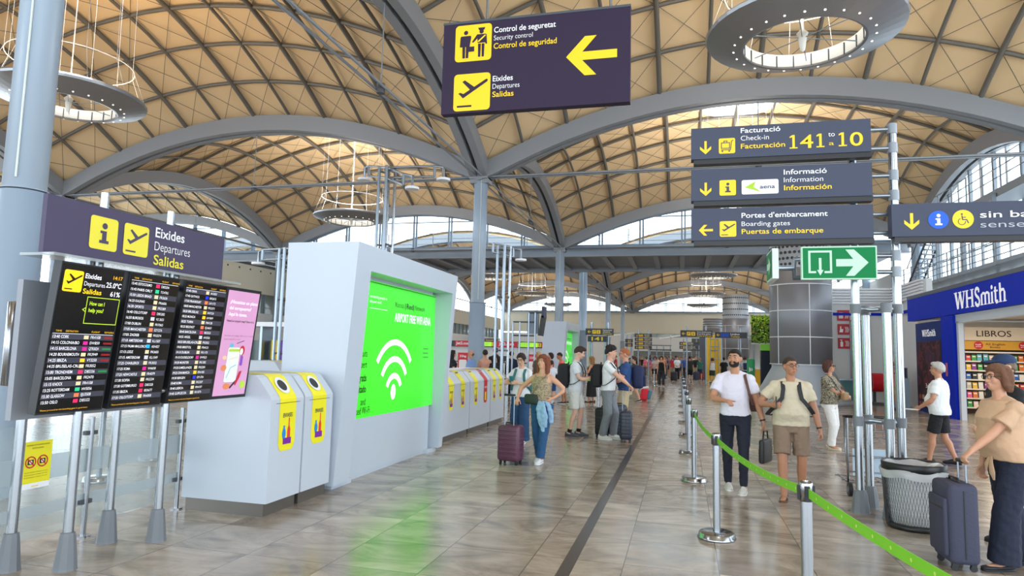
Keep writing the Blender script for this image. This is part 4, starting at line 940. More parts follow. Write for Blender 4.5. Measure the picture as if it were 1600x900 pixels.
    # ---- shoes
    if shoe:
        kind, c, sc_ = (shoe+('E8E8E4',))[:3]
        for k in (0, 1):
            ta = math.radians(toes[k]); fd = V(-math.sin(ta), math.cos(ta), 0); rt = V(math.cos(ta), math.sin(ta), 0); b0 = V(AN[k].x, AN[k].y, AN[k].z-.085*s)
            tilt = -.25 if lift[k] > .02 else 0; up = V(0, 0, 1)
            if tilt: fd2 = (fd+up*tilt).normalized(); up = rt.cross(fd2); fd = fd2
            def sec(y, hw, h0, h1): return [b0+fd*y*s+rt*hw*s*math.cos(a)+up*(h0+(h1-h0)*max(0, math.sin(a)))*s if math.sin(a) > -.01 else b0+fd*y*s+rt*hw*s*math.cos(a)+up*h0*s for a in [2*PI*j/14 for j in range(14)]]
            q = MB(); M1 = mat('shoe_'+c, c, .6); M2 = mat('sole_'+sc_, sc_, .6)
            L2 = [(-.085, .012), (-.075, .034), (-.03, .040), (.06, .043), (.12, .050), (.165, .046), (.195, .032), (.205, .012)]
            q.loft([sec(y, w_+.003, 0, .026 if kind != 'flip' else .018) for y, w_ in L2], M2)
            if kind == 'flip':
                for sg in (-1, 1): q.ribbon([b0+fd*.13*s+up*.02, b0+fd*.10*s+rt*sg*.02*s+up*.055*s, b0+fd*.04*s+rt*sg*.043*s+up*.02], .012, .004, M1, rt)
            elif kind == 'sandal':
                q.loft([sec(y, .047, .02, .062) for y in (.08, .10, .135, .15)], M1); q.loft([sec(y, .042, .02, .085) for y in (-.08, -.055, -.045)], M1)
            else:
                hh = {'sneaker': (.07, .095, .10, .088, .066, .054, .045, .032), 'trainer': (.07, .095, .105, .088, .066, .054, .045, .032), 'flat': (.06, .07, .06, .05, .045, .042, .038, .03)}[kind]
                q.loft([sec(y, w_, .02, h_) for (y, w_), h_ in zip(L2, hh)], M1)
                if lod < 2 and kind != 'flat':
                    for j in range(4): q.ribbon([b0+fd*(.07+.02*j)*s+rt*sg*.018*s+up*(.086-.0085*j)*s for sg in (-1, 0, 1)], .006, .004, M2, fd)
            direct('shoe' if kind not in ('flip', 'sandal') else 'sandal', q)
    # ---- hair and face
    if hair:
        q = MB(); v = vox if lod else .009*s; nz_ = .006*s
        def cap(g, z0=1.656, sl=.74):
            c = (0, -.006, 1.655); nu, nv = 28, 20; vs = []; fs = []
            for a in range(nv+1):
                for b in range(nu):
                    th, ph = PI*a/nv, 2*PI*b/nu; p = V((.077+g)*math.sin(th)*math.cos(ph), (.097+g)*math.sin(th)*math.sin(ph), -(.101+g)*math.cos(th))
                    if p.z+c[2] < z0+sl*(p.y+c[1]): p *= .80
                    vs.append(hd(p.x+c[0], p.y+c[1], p.z+c[2]))
            for a in range(nv):
                for b in range(nu): fs.append((a*nu+b, a*nu+(b+1) % nu, (a+1)*nu+(b+1) % nu, (a+1)*nu+b))
            q.add(vs, fs, DUM, True)
        if hair in ('short', 'buzz', 'quiff', 'curly', 'bald'):
            g_ = {'short': .013, 'buzz': .006, 'quiff': .016, 'curly': .014, 'bald': .003}[hair]
            if hair != 'bald':
                cap(g_)
                if hair in ('quiff', 'curly', 'short'): hell(q, (0, .045, 1.725+g_*.5), (.060+g_*.4, .045+g_*.6, .026+g_*.6))
                if hair == 'curly':
                    for j in range(26):
                        a = R.uniform(0, 2*PI); e_ = R.uniform(.1, 1.2); hell(q, (.085*math.cos(a)*math.cos(e_), -.012+.095*math.sin(a)*math.cos(e_), 1.69+.088*math.sin(e_)), (.024, .024, .022), nu=7, nv=5)
            else:
                for sg in (-1, 1): hell(q, (sg*.045, -.045, 1.625), (.036, .055, .045))
        else:
            cap(.017, 1.655, .64); hell(q, (0, .03, 1.738), (.066, .055, .026))
            ln = {'bob': 1.56, 'long': 1.40, 'pony': 1.60, 'bun': 1.62, 'wavy': 1.55}[hair]
            for sg in (-1, 1):
                if hair in ('bob', 'long', 'wavy'): limb(q, [hd(sg*.070, .030, 1.71), hd(sg*.085, .012, 1.65), hd(sg*.086, .004, (1.63+ln)/2), hd(sg*.072, -.012, ln)], [.022*s, .028*s, .032*s, .024*s], DUM); limb(q, [hd(sg*.07, -.03, 1.70), hd(sg*.082, -.035, 1.63), hd(sg*.07, -.04, ln)], [.035*s, .04*s, .03*s], DUM)
            limb(q, [hd(0, -.075, 1.68), hd(0, -.082, 1.62), hd(0, -.078, min(1.60, ln+.02))], [.07*s, .066*s, .05*s], DUM, (1, 0, 0), .6)
            if hair == 'long': limb(q, [hd(0, -.08, 1.60), hd(0, -.095, 1.5), hd(0, -.09, 1.38)], [.066*s, .07*s, .045*s], DUM, (1, 0, 0), .45)
            if hair == 'pony': limb(q, [hd(0, -.10, 1.68), hd(0, -.145, 1.64), hd(.02, -.145, 1.52), hd(.03, -.12, 1.42)], [.03*s, .032*s, .03*s, .014*s], DUM)
            if hair == 'bun': hell(q, (0, -.115, 1.68), (.04, .035, .04))
        part('hair', q, hairc, v, 2, nz_, .75, .5, 60)
    if beard and lod < 2:
        q = MB(); hell(q, (0, .034, 1.585), (.063, .064, .056)); hell(q, (0, .062, 1.562), (.038, .032, .030)); 
        part('beard', q, beard, .008*s, 2, .002, .8, .5, 60); 
    if lod < 2:
        q = MB(); EW = mat('eye_white', 'C9C2BC', .4); EI = mat('eye_iris', '2A1A12', .3)
        for sg in (-1, 1):
            q = MB(); hell(q, (sg*.0305, .0835, 1.652), (.0115, .0085, .0052), EW, 10, 6); hell(q, (sg*.0305+.0, .0900, 1.652), (.0068, .0035, .0060), EI, 8, 5); direct('eye', q)
            q = MB(); q.tube([hd(sg*.012, .098, 1.672), hd(sg*.030, .0955, 1.678), hd(sg*.050, .082, 1.671)], [.0036*s, .0046*s, .002*s], mat('brow_'+hairc, hairc if hair not in ('grey',) else '888888', .8), 5); direct('eyebrow', q)
        q = MB(); hell(q, (0, .0975, 1.5865), (.021, .006, .0055), mat('lips', 'A8564C', .5), 10, 6); direct('mouth', q)
    if glasses:
        q = MB(); c = mat('glasses_'+glasses, '16161A', .25)
        for sg in (-1, 1):
            q.tube([hd(sg*.033+.023*math.cos(a), .106, 1.652+.018*math.sin(a)) for a in [2*PI*j/14 for j in range(14)]], .0022*s, c, 5, closed=True)
            q.tube([hd(sg*.056, .104, 1.657), hd(sg*.078, .06, 1.660), hd(sg*.082, -.01, 1.652)], .0022*s, c, 5)
            if glasses == 'sun': q.ell(hd(sg*.033, .104, 1.652), [.024*s, .004*s, .019*s], mat('sun_lens', '1A1412', .1), HR, 12, 6)
        q.tube([hd(-.010, .108, 1.656), hd(.010, .108, 1.656)], .0022*s, c, 5); direct('sunglasses' if glasses == 'sun' else 'glasses', q)
    info = dict(root=t, s=s, sp=sp, hd=hd, WR=WR, HD=HD, EL=EL, sh=sh, loc=V(*t.location), rz=math.radians(face), part=part, direct=direct, TR=TR, KN=KN, AN=AN, HR=HR)
    if extra: extra(info)
    PEOPLE[key] = info
    return info
def worldpt(info, p): return info['loc']+Matrix.Rotation(info['rz'], 3, 'Z')@Vector(p)
def carried(info, name, label, cat, at, rz=0):
    return thing(name, label, cat, worldpt(info, at), info['rz']+rz)
def watch(info, k=0):
    q = MB(); w_, d = info['WR'][k], info['HD'][k]; c = w_-d*.03; q.cyl(c-d*.011, c+d*.011, .034*info['s'], BLACK, n=16); a = d.orthogonal().normalized(); info['direct']('watch', q)
def backpack(info, label, c, size=(.30, .17, .45), zb=.95, trim='2A2C30', back=.13):
    s = info['s']; sp = info['sp']; base = sp(zb, 0, -back-size[1]/2)
    t = carried(info, 'backpack', label, 'backpack', base); m1 = mat('bag_'+c, c, .75, bump=.3, bscale=40); m2 = mat('bagtrim_'+trim, trim, .7)
    up = (sp(zb+.4, 0, 0)-sp(zb, 0, 0)).normalized(); rot = Matrix((V(1, 0, 0), up.cross(V(1, 0, 0)), up)).transposed()
    q = MB(); q.rbox(up*size[2]/2, size, min(size)*.34, m1, rot, 4); q.build('bag_body', t)
    q = MB(); q.rbox(up*size[2]*.32-rot@V(0, size[1]/2+.01, 0), (size[0]*.8, .06, size[2]*.45), .028, m1, rot, 3); q.tube([up*size[2]*.56+rot@V(x, -size[1]/2-.035, 0) for x in (-.11, 0, .11)], .005, m2, 5); q.build('front_pocket', t)
    q = MB(); q.tube([up*size[2]+rot@V(x, size[1]/2-.03, z) for x, z in ((-.04, -.01), (-.03, .035), (.03, .035), (.04, -.01))], .008, m2, 6); q.build('grab_handle', t)
    for sg in (-1, 1):
        q = MB(); x = sg*.095; bw = max(r[1] for r in info['TR'] if 1.0 < r[0] < 1.2)/.150; TRz = lambda z: float(np.interp(z, [r[0] for r in info['TR']], [r[2]+r[3] for r in info['TR']]))
        P_ = [sp(1.38, x, -back), sp(1.462, x, -.03), sp(1.445, x, .055), sp(1.36, x, TRz(1.36)+.035), sp(1.25, x*1.2, TRz(1.25)+.05), sp(1.16, x*1.55*bw, TRz(1.13)+.045), sp(1.08, x*2.05*bw, .075), sp(1.03, x*2.3*bw, .0), sp(1.02, x*2.2*bw, -.07), sp(1.02, x*1.7, -back)]
        q.ribbon([p-base for p in P_], .05, .012, m2, (1, 0, 0)); q.build('shoulder_strap', t)
    return t
def suitcase(label, loc, rz, size, c, ext=.4, hard=True, group=None, trim='1E2024', dark=None):
    w_, d, h = size; t = thing('suitcase', label, 'suitcase', loc, math.radians(rz), group)
    m1 = mat('case_'+c, c, .35 if hard else .8, bump=0 if hard else .25, bscale=60); m2 = mat('casetrim_'+trim, trim, .45); z0 = .055
    q = MB(); q.rbox((0, 0, z0+h/2), (w_, d, h), .045, m1, seg=3)
    if hard:
        for k in range(7):
            z = z0+h*(.14+.12*k)
            for sg in (-1, 1): q.rbox((0, sg*(d/2), z), (w_*.82, .014, .03), .006, m1); 
            for sg in (-1, 1): q.rbox((sg*w_/2, 0, z), (.012, d*.72, .03), .005, m1)
    else:
        q.rbox((0, -d/2-.012, z0+h*.45), (w_*.86, .04, h*.72), .018, m1); q.rbox((0, -d/2-.02, z0+h*.68), (w_*.78, .03, .02), .008, m2)
    q.build('shell', t)
    q = MB()
    q.tube([(sg_x*(w_/2-.002), 0, z) for sg_x, z in ((-1, z0+.05), (-1, z0+h-.05))], .008, m2, 5); q.tube([(w_/2-.002, 0, z0+.05), (w_/2-.002, 0, z0+h-.05)], .008, m2, 5); q.tube([(-w_/2+.05, 0, z0+h), (w_/2-.05, 0, z0+h)], .008, m2, 5); q.build('zip_seam', t)
    q = MB(); q.tube([(-.09, 0, z0+h-.005), (-.08, 0, z0+h+.03), (.08, 0, z0+h+.03), (.09, 0, z0+h-.005)], .011, m2, 6); q.build('carry_handle', t)
    for sx in (-1, 1):
        for sy in (-1, 1):
            q = MB(); q.cyl((sx*(w_/2-.05)-.012, sy*(d/2-.045), .027), (sx*(w_/2-.05)+.012, sy*(d/2-.045), .027), .027, BLACK, n=14); q.box((sx*(w_/2-.05), sy*(d/2-.045), .058), (.034, .04, .03), m2); q.build('wheel', t)
    if ext:
        q = MB(); zt = z0+h+ext
        for sx in (-1, 1): q.cyl((sx*.075, d/2-.05, z0+h-.02), (sx*.075, d/2-.05, zt), .008, GALV, n=8)
        q.rbox((0, d/2-.05, zt), (.19, .03, .035), .012, m2); q.build('telescopic_handle', t)
    return t
# ---- the man in the white T-shirt
def ex_white(i):
    watch(i, 0); 
p = person('white', 'man in a pale tight T-shirt and navy trousers walking this way with a black briefcase', (.66, 9.25), 172, 1.80, 'B98567', 1.06, feet=((-.10, .10), (.10, -.12)), toes=(-4, 10), lift=(0, .0),
       hands=((-.34, .02, .84), (.10, .30, 1.13)), elbow=((-.5, -1, 0), (.9, -.5, -.5)), palm=(None, (-.2, -.4, -1)), thumb=(None, (-.6, .3, .7)), grip=(.75, .45), point=(False, True), head=(-14, 2), hair='buzz', hairc='15110F', beard='1C1613',
       top=('tee', 'DCD8E6', .93, .010), bottom=('slim', '181C2C'), shoe=('sneaker', 'C9C7C2', 'DEDCD6'), extra=ex_white)
q_ = p; w = p['WR'][0]+p['HD'][0]*.095
t = carried(p, 'briefcase', 'slim black briefcase hanging from the hand of the man in navy trousers', 'briefcase', w-V(0, 0, .43), 1.3)
m = MB(); m.rbox((0, 0, .17), (.36, .07, .30), .03, mat('brief_black', '1E1D20', .5, bump=.15), seg=3); m.build('bag_body', t)
m = MB(); m.tube([(-.10, 0, .31), (-.07, 0, .42), (.07, 0, .42), (.10, 0, .31)], .010, BLACK, 7); m.build('handle', t)
m = MB(); m.rbox((0, -.04, .12), (.28, .012, .16), .005, mat('brief_grey', '3A383A', .5)); m.tube([(-.17, -.037, .25), (.17, -.037, .25)], .004, GALV, 5); m.build('front_pocket', t)
t = carried(p, 'shoulder_bag', 'brown shoulder bag worn behind the man in the pale T-shirt', 'bag', p['sp'](.98, -.17, -.19))
b0 = p['sp'](.98, -.17, -.19); BRN = mat('bag_brown', '5A3B34', .6, bump=.2)
m = MB(); m.rbox((0, 0, .14), (.26, .09, .28), .03, BRN, seg=3); m.build('bag_body', t)
m = MB(); m.ribbon([x-b0 for x in (p['sp'](1.22, -.20, -.16), p['sp'](1.40, -.13, -.115), p['sp'](1.468, -.12, -.01), p['sp'](1.43, -.125, .075), p['sp'](1.34, -.15, .135), p['sp'](1.22, -.178, .135), p['sp'](1.08, -.215, .06), p['sp'](1.06, -.22, -.15))], .035, .008, BRN, (1, 0, 0)); m.build('shoulder_strap', t)
# ---- the man in the beige T-shirt
def ex_beige(i): watch(i, 0)
p = person('beige', 'man in a beige T-shirt and brown shorts with glasses, looking to his side', (1.30, 9.0), 176, 1.72, 'B07C60', 1.14, .05, feet=((-.12, -.10), (.10, .12)), toes=(6, -10),
       hands=((-.33, .05, .86), (.24, .22, 1.16)), elbow=((-.8, -.8, 0), (.9, -.6, -.6)), palm=(None, (-1, .1, .3)), thumb=(None, (0, .3, 1)), grip=(.7, .7), head=(22, -2), hair='buzz', hairc='3A2C24', glasses='clear',
       top=('tee', 'CDC1A8', .90, .022), bottom=('shorts', '85705F'), shoe=('flip', '3A2418', '6A4630'), extra=ex_beige)
backpack(p, 'black backpack worn by the man in the beige T-shirt', '202026')
w = p['WR'][1]+p['HD'][1]*.07+V(-.015, .02, .02)
t = carried(p, 'mobile_phone', 'dark mobile phone in the hand of the man in the beige T-shirt', 'phone', w-V(0, 0, .06))
m = MB(); m.rbox((0, .0, .075), (.012, .072, .15), .005, mat('phone_dark', '20242A', .25), Matrix.Rotation(.3, 3, 'X')); m.build('phone_body', t); m = MB(); m.box((-.0065, 0, .075), (.001, .064, .14), mat('phone_glass', '0A0C10', .08), Matrix.Rotation(.3, 3, 'X')); m.build('display', t)
# ---- woman in the patterned blouse
def pattern_mat(name, a, b, c, sc):
    m = bpy.data.materials.new(name); m.use_nodes = True; nt = m.node_tree; bs = nt.nodes['Principled BSDF']; bs.inputs['Roughness'].default_value = .8
    tc = nt.nodes.new('ShaderNodeTexCoord'); n = nt.nodes.new('ShaderNodeTexNoise'); n.inputs['Scale'].default_value = sc; n.inputs['Detail'].default_value = 2; n.inputs['Distortion'].default_value = 1.2
    r = nt.nodes.new('ShaderNodeValToRGB'); r.color_ramp.interpolation = 'CONSTANT'; e = r.color_ramp.elements; e[0].color = lin(a); e[1].position = .47; e[1].color = lin(b); k = e.new(.55); k.color = lin(c)
    nt.links.new(tc.outputs['Object'], n.inputs['Vector']); nt.links.new(n.outputs['Fac'], r.inputs[0]); nt.links.new(r.outputs[0], bs.inputs['Base Color']); return m
LEOP = pattern_mat('patterned_blouse', '3A3A38', 'B5A78C', '6E6A5E', 26)
p = person('pattern', 'woman in a patterned blouse and white trousers with sunglasses, arms folded in front', (2.76, 14.2), -122, 1.68, 'C08A6C', 1.12, .05, True, feet=((-.09, -.04), (.09, .05)), toes=(5, -12),
       hands=((.02, .27, 1.14), (-.06, .29, 1.08)), elbow=((-1, -.3, -.5), (1, -.3, -.5)), palm=((0, -1, 0), (0, -1, -.2)), thumb=((0, 0, 1), (0, 0, 1)), head=(0, 3), hair='wavy', hairc='4A2A20', glasses='sun',
       top=('loose', '8A7F6A', .90, .028, 0, LEOP), bottom=('straight', 'E6E4E2'), shoe=('flat', 'D8CDBC', 'C8BDAA'))
t = carried(p, 'handbag', 'small tan handbag held by the woman in the patterned blouse', 'handbag', p['sp'](.98, .02, .30))
m = MB(); m.rbox((0, 0, .09), (.24, .09, .16), .035, mat('bag_tan', '8C6E4A', .6, bump=.15), seg=3); m.build('bag_body', t)
b0 = p['sp'](.98, .02, .30); m = MB(); m.ribbon([x-b0 for x in (p['sp'](1.10, .10, .30), p['sp'](1.25, .14, .20), p['sp'](1.42, .12, .09), p['sp'](1.475, .11, .0), p['sp'](1.42, .11, -.12))], .022, .008, BLACK, (1, 0, 0)); m.build('shoulder_strap', t)
# ---- old man in white T-shirt and black shorts
p = person('old', 'grey haired man in a white T-shirt and black shorts walking beside the bookshop', (4.22, 12.9), 58, 1.70, 'B88468', 1.10, .05, feet=((-.08, .16), (.09, -.20)), toes=(4, -4), lift=(0, .02),
       hands=((-.22, .24, .98), (.22, .10, .86)), elbow=((-.5, -1, 0), (.5, -1, 0)), grip=(.6, .5), head=(6, -2), hair='short', hairc='B8B6B2', glasses='clear', top=('tee', 'E4E7E8', .86, .03), bottom=('shorts', '14141A'), shoe=('trainer', '26262A', '1A1A1C'))
t = carried(p, 'folded_paper', 'folded white paper in the hand of the grey haired man', 'paper', p['WR'][0]+p['HD'][0]*.09-V(0, 0, .01)); m = MB(); m.box((0, .06, .01), (.10, .22, .012), WTXT); m.box((.01, .07, .018), (.09, .2, .003), mat('paper_shade', 'C8CCD0', .6)); m.build('sheet', t)
# ---- woman in beige top at the right edge
p = person('edge', 'woman in a beige top and navy trousers pushing a dark suitcase at the right edge', (2.70, 6.70), 104, 1.68, 'C79478', 1.12, .04, True, feet=((-.09, .14), (.09, -.16)), toes=(4, -4),
       lean=(0, .09), hands=((-.15, .50, .95), (.26, .05, .84)), elbow=((-.3, -.6, -.8), (.6, -1, 0)), palm=((0, 0, -1), None), thumb=((.9, .1, 0), None), grip=(.75, .4), head=(4, 0), hair='wavy', hairc='6A4630', glasses='clear',
       top=('loose', 'C7A384', .93, .030), bottom=('wide', '1C2236', 1.02), shoe=('flat', '2A2A30', '1E1E22'))
m = MB(); sp_ = p['sp']; limb(m, [sp_(.96, -.03, .165), sp_(.90, -.04, .185), sp_(.82, -.055, .185), sp_(.76, -.06, .175)], [.014, .028, .034, .012], mat('cloth_C7A384'), (1, 0, 0), .25); limb(m, [sp_(.95, .0, .168), sp_(.89, .01, .19), sp_(.83, .02, .185)], [.014, .026, .012], mat('cloth_C7A384'), (1, 0, 0), .25); m.build('hem_tie', p['root'])
t = carried(p, 'shoulder_bag', 'dark brown shoulder bag on the woman in the beige top', 'bag', p['sp'](.95, .22, -.08)); b0 = p['sp'](.95, .22, -.08)
m = MB(); m.rbox((.04, 0, .13), (.10, .28, .24), .03, mat('bag_dark_brown', '3A2A24', .6)); m.build('bag_body', t); m = MB(); m.ribbon([x-b0 for x in (p['sp'](1.18, .24, -.02), p['sp'](1.36, .16, .10), p['sp'](1.475, .10, .0), p['sp'](1.38, .15, -.13), p['sp'](1.15, .25, -.14))], .03, .008, mat('bag_dark_brown'), (0, 1, 0)); m.build('shoulder_strap', t)
suitcase('large dark grey-blue soft suitcase beside the wire waste bin', (2.24, 6.58, 0), -88, (.38, .23, .65), '3E4054', .17, False)
# ---- man in navy cap behind her
def ex_cap(i):
    q = MB(); hd = i['hd']; q.ell(hd(0, -.008, 1.70), [.090*i['s'], .108*i['s'], .075*i['s']], mat('cap_navy', '1E3358', .8, bump=.2), i['HR'], 16, 10)
    q.loft([[hd(x, .07+y, 1.70+z) for x, y, z in ((-.075, 0, 0), (0, .0, .012), (.075, 0, 0), (.075, 0, -.006), (0, 0, .004), (-.075, 0, -.006))], [hd(x, .07+y, 1.695+z) for x, y, z in ((-.05, .10, -.012), (0, .12, .0), (.05, .10, -.012), (.05, .10, -.018), (0, .12, -.006), (-.05, .10, -.018))]], mat('cap_navy')); i['direct']('cap', q)
p = person('cap', 'man in a navy baseball cap and black top partly hidden behind the woman in beige', (3.12, 7.75), 98, 1.78, 'CF9C80', 1.1, .03, feet=((-.1, .1), (.1, -.1)), hands=((-.10, .24, 1.05), None), elbow=((-.9, -.6, -.3), None), grip=(.6, .4), hair='buzz', hairc='6A5A4A', top=('tee', '17181C', .88, .02), bottom=('straight', '22242C'), shoe=('trainer', '202024', '141416'), extra=ex_cap)
# ---- man in the pink shirt far right
p = person('pink', 'bald man in a faded pink T-shirt and tan shorts walking away behind the gantry poles', (7.3, 26.8), 8, 1.74, 'B98064', 1.12, .03, feet=((-.1, .08), (.1, -.06)), hair='bald', hairc='8A6A50', top=('tee', 'C47C7C', .90, .02), bottom=('shorts', 'B29670'), shoe=('trainer', '1E1E24', '1A1A1C'), lod=1)
t = carried(p, 'shoulder_bag', 'black sling bag across the back of the man in the faded pink T-shirt', 'bag', p['sp'](1.02, .17, -.05)); b0 = p['sp'](1.02, .17, -.05)
m = MB(); m.rbox((.05, 0, .09), (.09, .2, .18), .03, BLACK); m.build('bag_body', t); m = MB(); m.ribbon([x-b0 for x in (p['sp'](1.1, .2, -.1), p['sp'](1.28, .04, -.155), p['sp'](1.44, -.10, -.08), p['sp'](1.47, -.11, .0), p['sp'](1.3, -.02, .15), p['sp'](1.1, .2, .06))], .04, .01, BLACK, (0, 0, 1)); m.build('shoulder_strap', t)
# ---- red haired woman with the plum suitcase
TANK = pattern_mat('beige_print_top', '6E5E4A', 'BBA98C', 'A8967A', 60)
def ex_denim(i):
    sp = i['sp']; q = MB(); D = '8FB2D0'
    q.loft([[sp(z, x*k, y*k) for x, y in [(.19*math.cos(a), .13*math.sin(a)) for a in [2*PI*j/16 for j in range(16)]]] for z, k in ((.98, 1.04), (1.03, 1.02))], DUM)
    limb(q, [sp(1.0, -.06, .15), sp(.9, -.10, .19), sp(.76, -.13, .19), sp(.60, -.13, .17)], [.04, .05, .055, .04], DUM, (1, 0, 0), .4); limb(q, [sp(1.0, -.03, .15), sp(.88, -.02, .185), sp(.72, -.04, .18), sp(.52, -.10, .16)], [.035, .045, .045, .03], DUM, (1, 0, 0), .5); limb(q, [sp(1.0, -.12, .10), sp(.85, -.19, .09), sp(.68, -.20, .07)], [.035, .045, .04], DUM)
    i['part']('denim_jacket', q, D, noise=.012, bs=20)
p = person('redhair', 'red haired woman in a beige sleeveless top with a denim jacket around her waist', (-2.17, 10.5), 168, 1.66, 'D09C80', 1.08, .03, True, feet=((-.06, .17), (.08, -.12)), toes=(4, 6), lift=(0, .0),
       hands=((-.22, .06, 1.06), (.36, .20, 1.04)), elbow=((-1, -.7, .1), (1, -.6, -.2)), palm=((1, .2, -.2), (0, 0, -1)), thumb=((0, -.6, .8), (-.9, .2, 0)), grip=(.4, .75), head=(-8, 4), hair='long', hairc='7A4028',
       top=('tank', 'BBA98C', .96, .010, 0, TANK), bottom=('straight', '24507A', 1.04), shoe=('sneaker', 'DADCE2', 'E4E4E4'), extra=ex_denim)
t = carried(p, 'belt_bag', 'dark green crossbody pouch at the hip of the red haired woman', 'bag', p['sp'](.94, .13, .15)); b0 = p['sp'](.94, .13, .15)
m = MB(); m.rbox((0, 0, .09), (.24, .08, .16), .035, mat('bag_dark_green', '26352C', .7)); m.build('bag_body', t); m = MB(); m.ribbon([x-b0 for x in (p['sp'](1.08, .13, .14), p['sp'](1.25, .02, .165), p['sp'](1.40, -.09, .085), p['sp'](1.455, -.10, .0), p['sp'](1.36, -.06, -.11), p['sp'](1.05, .16, -.11))], .045, .008, mat('scarf_taupe', '7A6A5A', .8), (0, 0, 1)); m.build('shoulder_strap', t)
suitcase('plum coloured hard suitcase rolled by the red haired woman', (-2.57, 10.12, 0), 170, (.36, .25, .54), '5A3048', .46)
# ---- girl behind her
p = person('girl', 'young woman in a white printed T-shirt and wide jeans looking at her phone', (-3.02, 12.6), 176, 1.68, 'D4A68C', 1.0, 0, True, feet=((-.09, .05), (.09, -.05)), hands=((-.02, .28, 1.18), (.14, .28, 1.18)), elbow=((-1, -.5, -.6), (1, -.5, -.6)), palm=((1, 0, .4), (-1, 0, .4)), thumb=((0, .2, 1), (0, .2, 1)), grip=(.3, .6), head=(0, -16),
       hair='pony', hairc='2C2220', glasses='clear', top=('tee', 'E2E4EA', .90, .02), bottom=('wide', '22466E'), shoe=('sneaker', 'C8C8CC', 'DCDCDC'))
backpack(p, 'teal backpack on the young woman looking at her phone', '2E6A70', trim='3A7478')
t = carried(p, 'mobile_phone', 'teal mobile phone held by the young woman in wide jeans', 'phone', p['WR'][1]+V(-.05, .09, .0)); m = MB(); m.rbox((0, 0, .07), (.075, .011, .15), .005, mat('phone_teal', '2C7C80', .4), Matrix.Rotation(-.5, 3, 'X')); m.build('phone_body', t); m = MB(); m.box((0, -.007, .07), (.066, .001, .14), mat('phone_glass'), Matrix.Rotation(-.5, 3, 'X')); m.build('display', t)
# ---- two young men and the man in blue
p = person('cream', 'tall young man in a white T-shirt and cream shorts bending over his phone', (-2.18, 14.0), -92, 1.86, 'D9AC96', .94, 0, feet=((-.09, .05), (.09, -.10)), toes=(6, -6), hands=((-.06, .36, 1.16), (.10, .34, 1.14)), elbow=((-.6, -1, -.4), (.6, -1, -.4)), palm=((.6, 0, .8), (-.6, 0, .8)), thumb=((0, .3, 1), (0, .3, 1)), grip=(.4, .5), head=(0, -24), lean=(0, .03), hair='short', hairc='3A2420',
       top=('tee', 'D4DADF', .86, .028), bottom=('shorts', 'D9DAD4'), shoe=('trainer', '4A4E5A', '5A5E6A'))
for k in (0, 1):
    m = MB(); a = p['AN'][k]; m.cyl(a, a+(p['KN'][k]-a)*.16+V(0, 0, .0), .046, mat('sock_black', '18181C', .9), r2=.05); m.build('sock', p['root'])
backpack(p, 'black backpack on the young man in cream shorts', '1A1C20', size=(.33, .24, .52), zb=.93)
p = person('greyj', 'curly haired young man in a white T-shirt and grey jeans reaching for a suitcase', (-1.49, 13.85), -98, 1.87, 'D6A48C', .98, 0, feet=((-.10, .08), (.09, -.08)), toes=(6, -10), hands=((-.05, .46, .96), (.07, .48, .99)), elbow=((-.5, -1, -.2), (.5, -1, -.2)), palm=((0, 0, -1), (0, 0, -1)), thumb=((.8, .3, 0), (-.8, .3, 0)), grip=(.75, .75), head=(6, -8), lean=(0, .05), hair='curly', hairc='1C1614',
       top=('tee', 'E2E4E6', .92, .02), bottom=('baggy', '7C8288'), shoe=('sneaker', 'E2E2DE', 'ECECE8'))
backpack(p, 'black backpack on the young man in grey jeans', '17181C', size=(.32, .17, .48), zb=.97)
p = person('blue', 'ginger haired man in a blue T-shirt and khaki shorts facing the two young men', (-1.22, 14.8), 95, 1.84, 'D39A80', 1.12, .03, feet=((-.1, .05), (.1, -.06)), hands=((-.14, .30, 1.06), (.12, .30, 1.08)), elbow=((-.7, -1, -.2), (.7, -1, -.2)), palm=((.4, -.3, -.8), (-.4, -.3, -.8)), grip=(.6, .6), head=(0, -6), hair='buzz', hairc='A8623C', glasses='clear',
       top=('tee', '2A4A80', .90, .02), bottom=('shorts', 'BFAE8C'), shoe=('trainer', '8A8480', 'C8C4BC'))
backpack(p, 'navy backpack on the ginger haired man in blue', '1E2A50', size=(.34, .26, .50), zb=.95)
suitcase('navy cabin suitcase with raised handle in front of the ginger haired man', (-1.10, 13.6, 0), 95, (.36, .24, .55), '2A3040', .42)
suitcase('black suitcase behind the legs of the young man in grey jeans', (-1.62, 14.15, 0), 80, (.42, .24, .56), '1E2026', 0)
suitcase('charcoal suitcase between the young man in grey jeans and the ginger haired man', (-1.30, 14.22, 0), 6, (.34, .22, .62), '3A424E', 0)
# ================================================================== barrier posts and belts
def stanchion(x, y, label):
    t = thing('barrier_post', label, 'barrier post', (x, y, 0), group='steel belt posts along the aisle')
    m = MB(); m.lathe([(0, 0), (.175, 0), (.178, .012), (.17, .02), (.165, .05), (.15, .06), (0, .06)], CHROME, n=32); m.build('base', t)
    m = MB(); m.cyl((0, 0, .05), (0, 0, .93), .034, CHROME, n=20); m.build('post', t)
    m = MB(); m.lathe([(.034, .865), (.038, .865), (.039, .97), (.034, .98), (.03, .975), (0, .975)], CHROME, n=20)
    for a in (0, PI/2, PI, -PI/2): m.box((.038*math.cos(a), .038*math.sin(a), .915), (.02, .03, .085), BLACK, Matrix.Rotation(a, 3, 'Z'))
    m.build('belt_cassette', t)
    return t
p0 = stanchion(.71, 4.38, 'steel barrier post cut off by the bottom edge of the picture')
dup(p0, (.31, 6.80, 0), label='steel barrier post with its whole round base in view, standing in front')
ord_ = ['second', 'third', 'fourth', 'fifth', 'sixth', 'seventh', 'eighth', 'ninth', 'tenth', 'eleventh', 'twelfth']
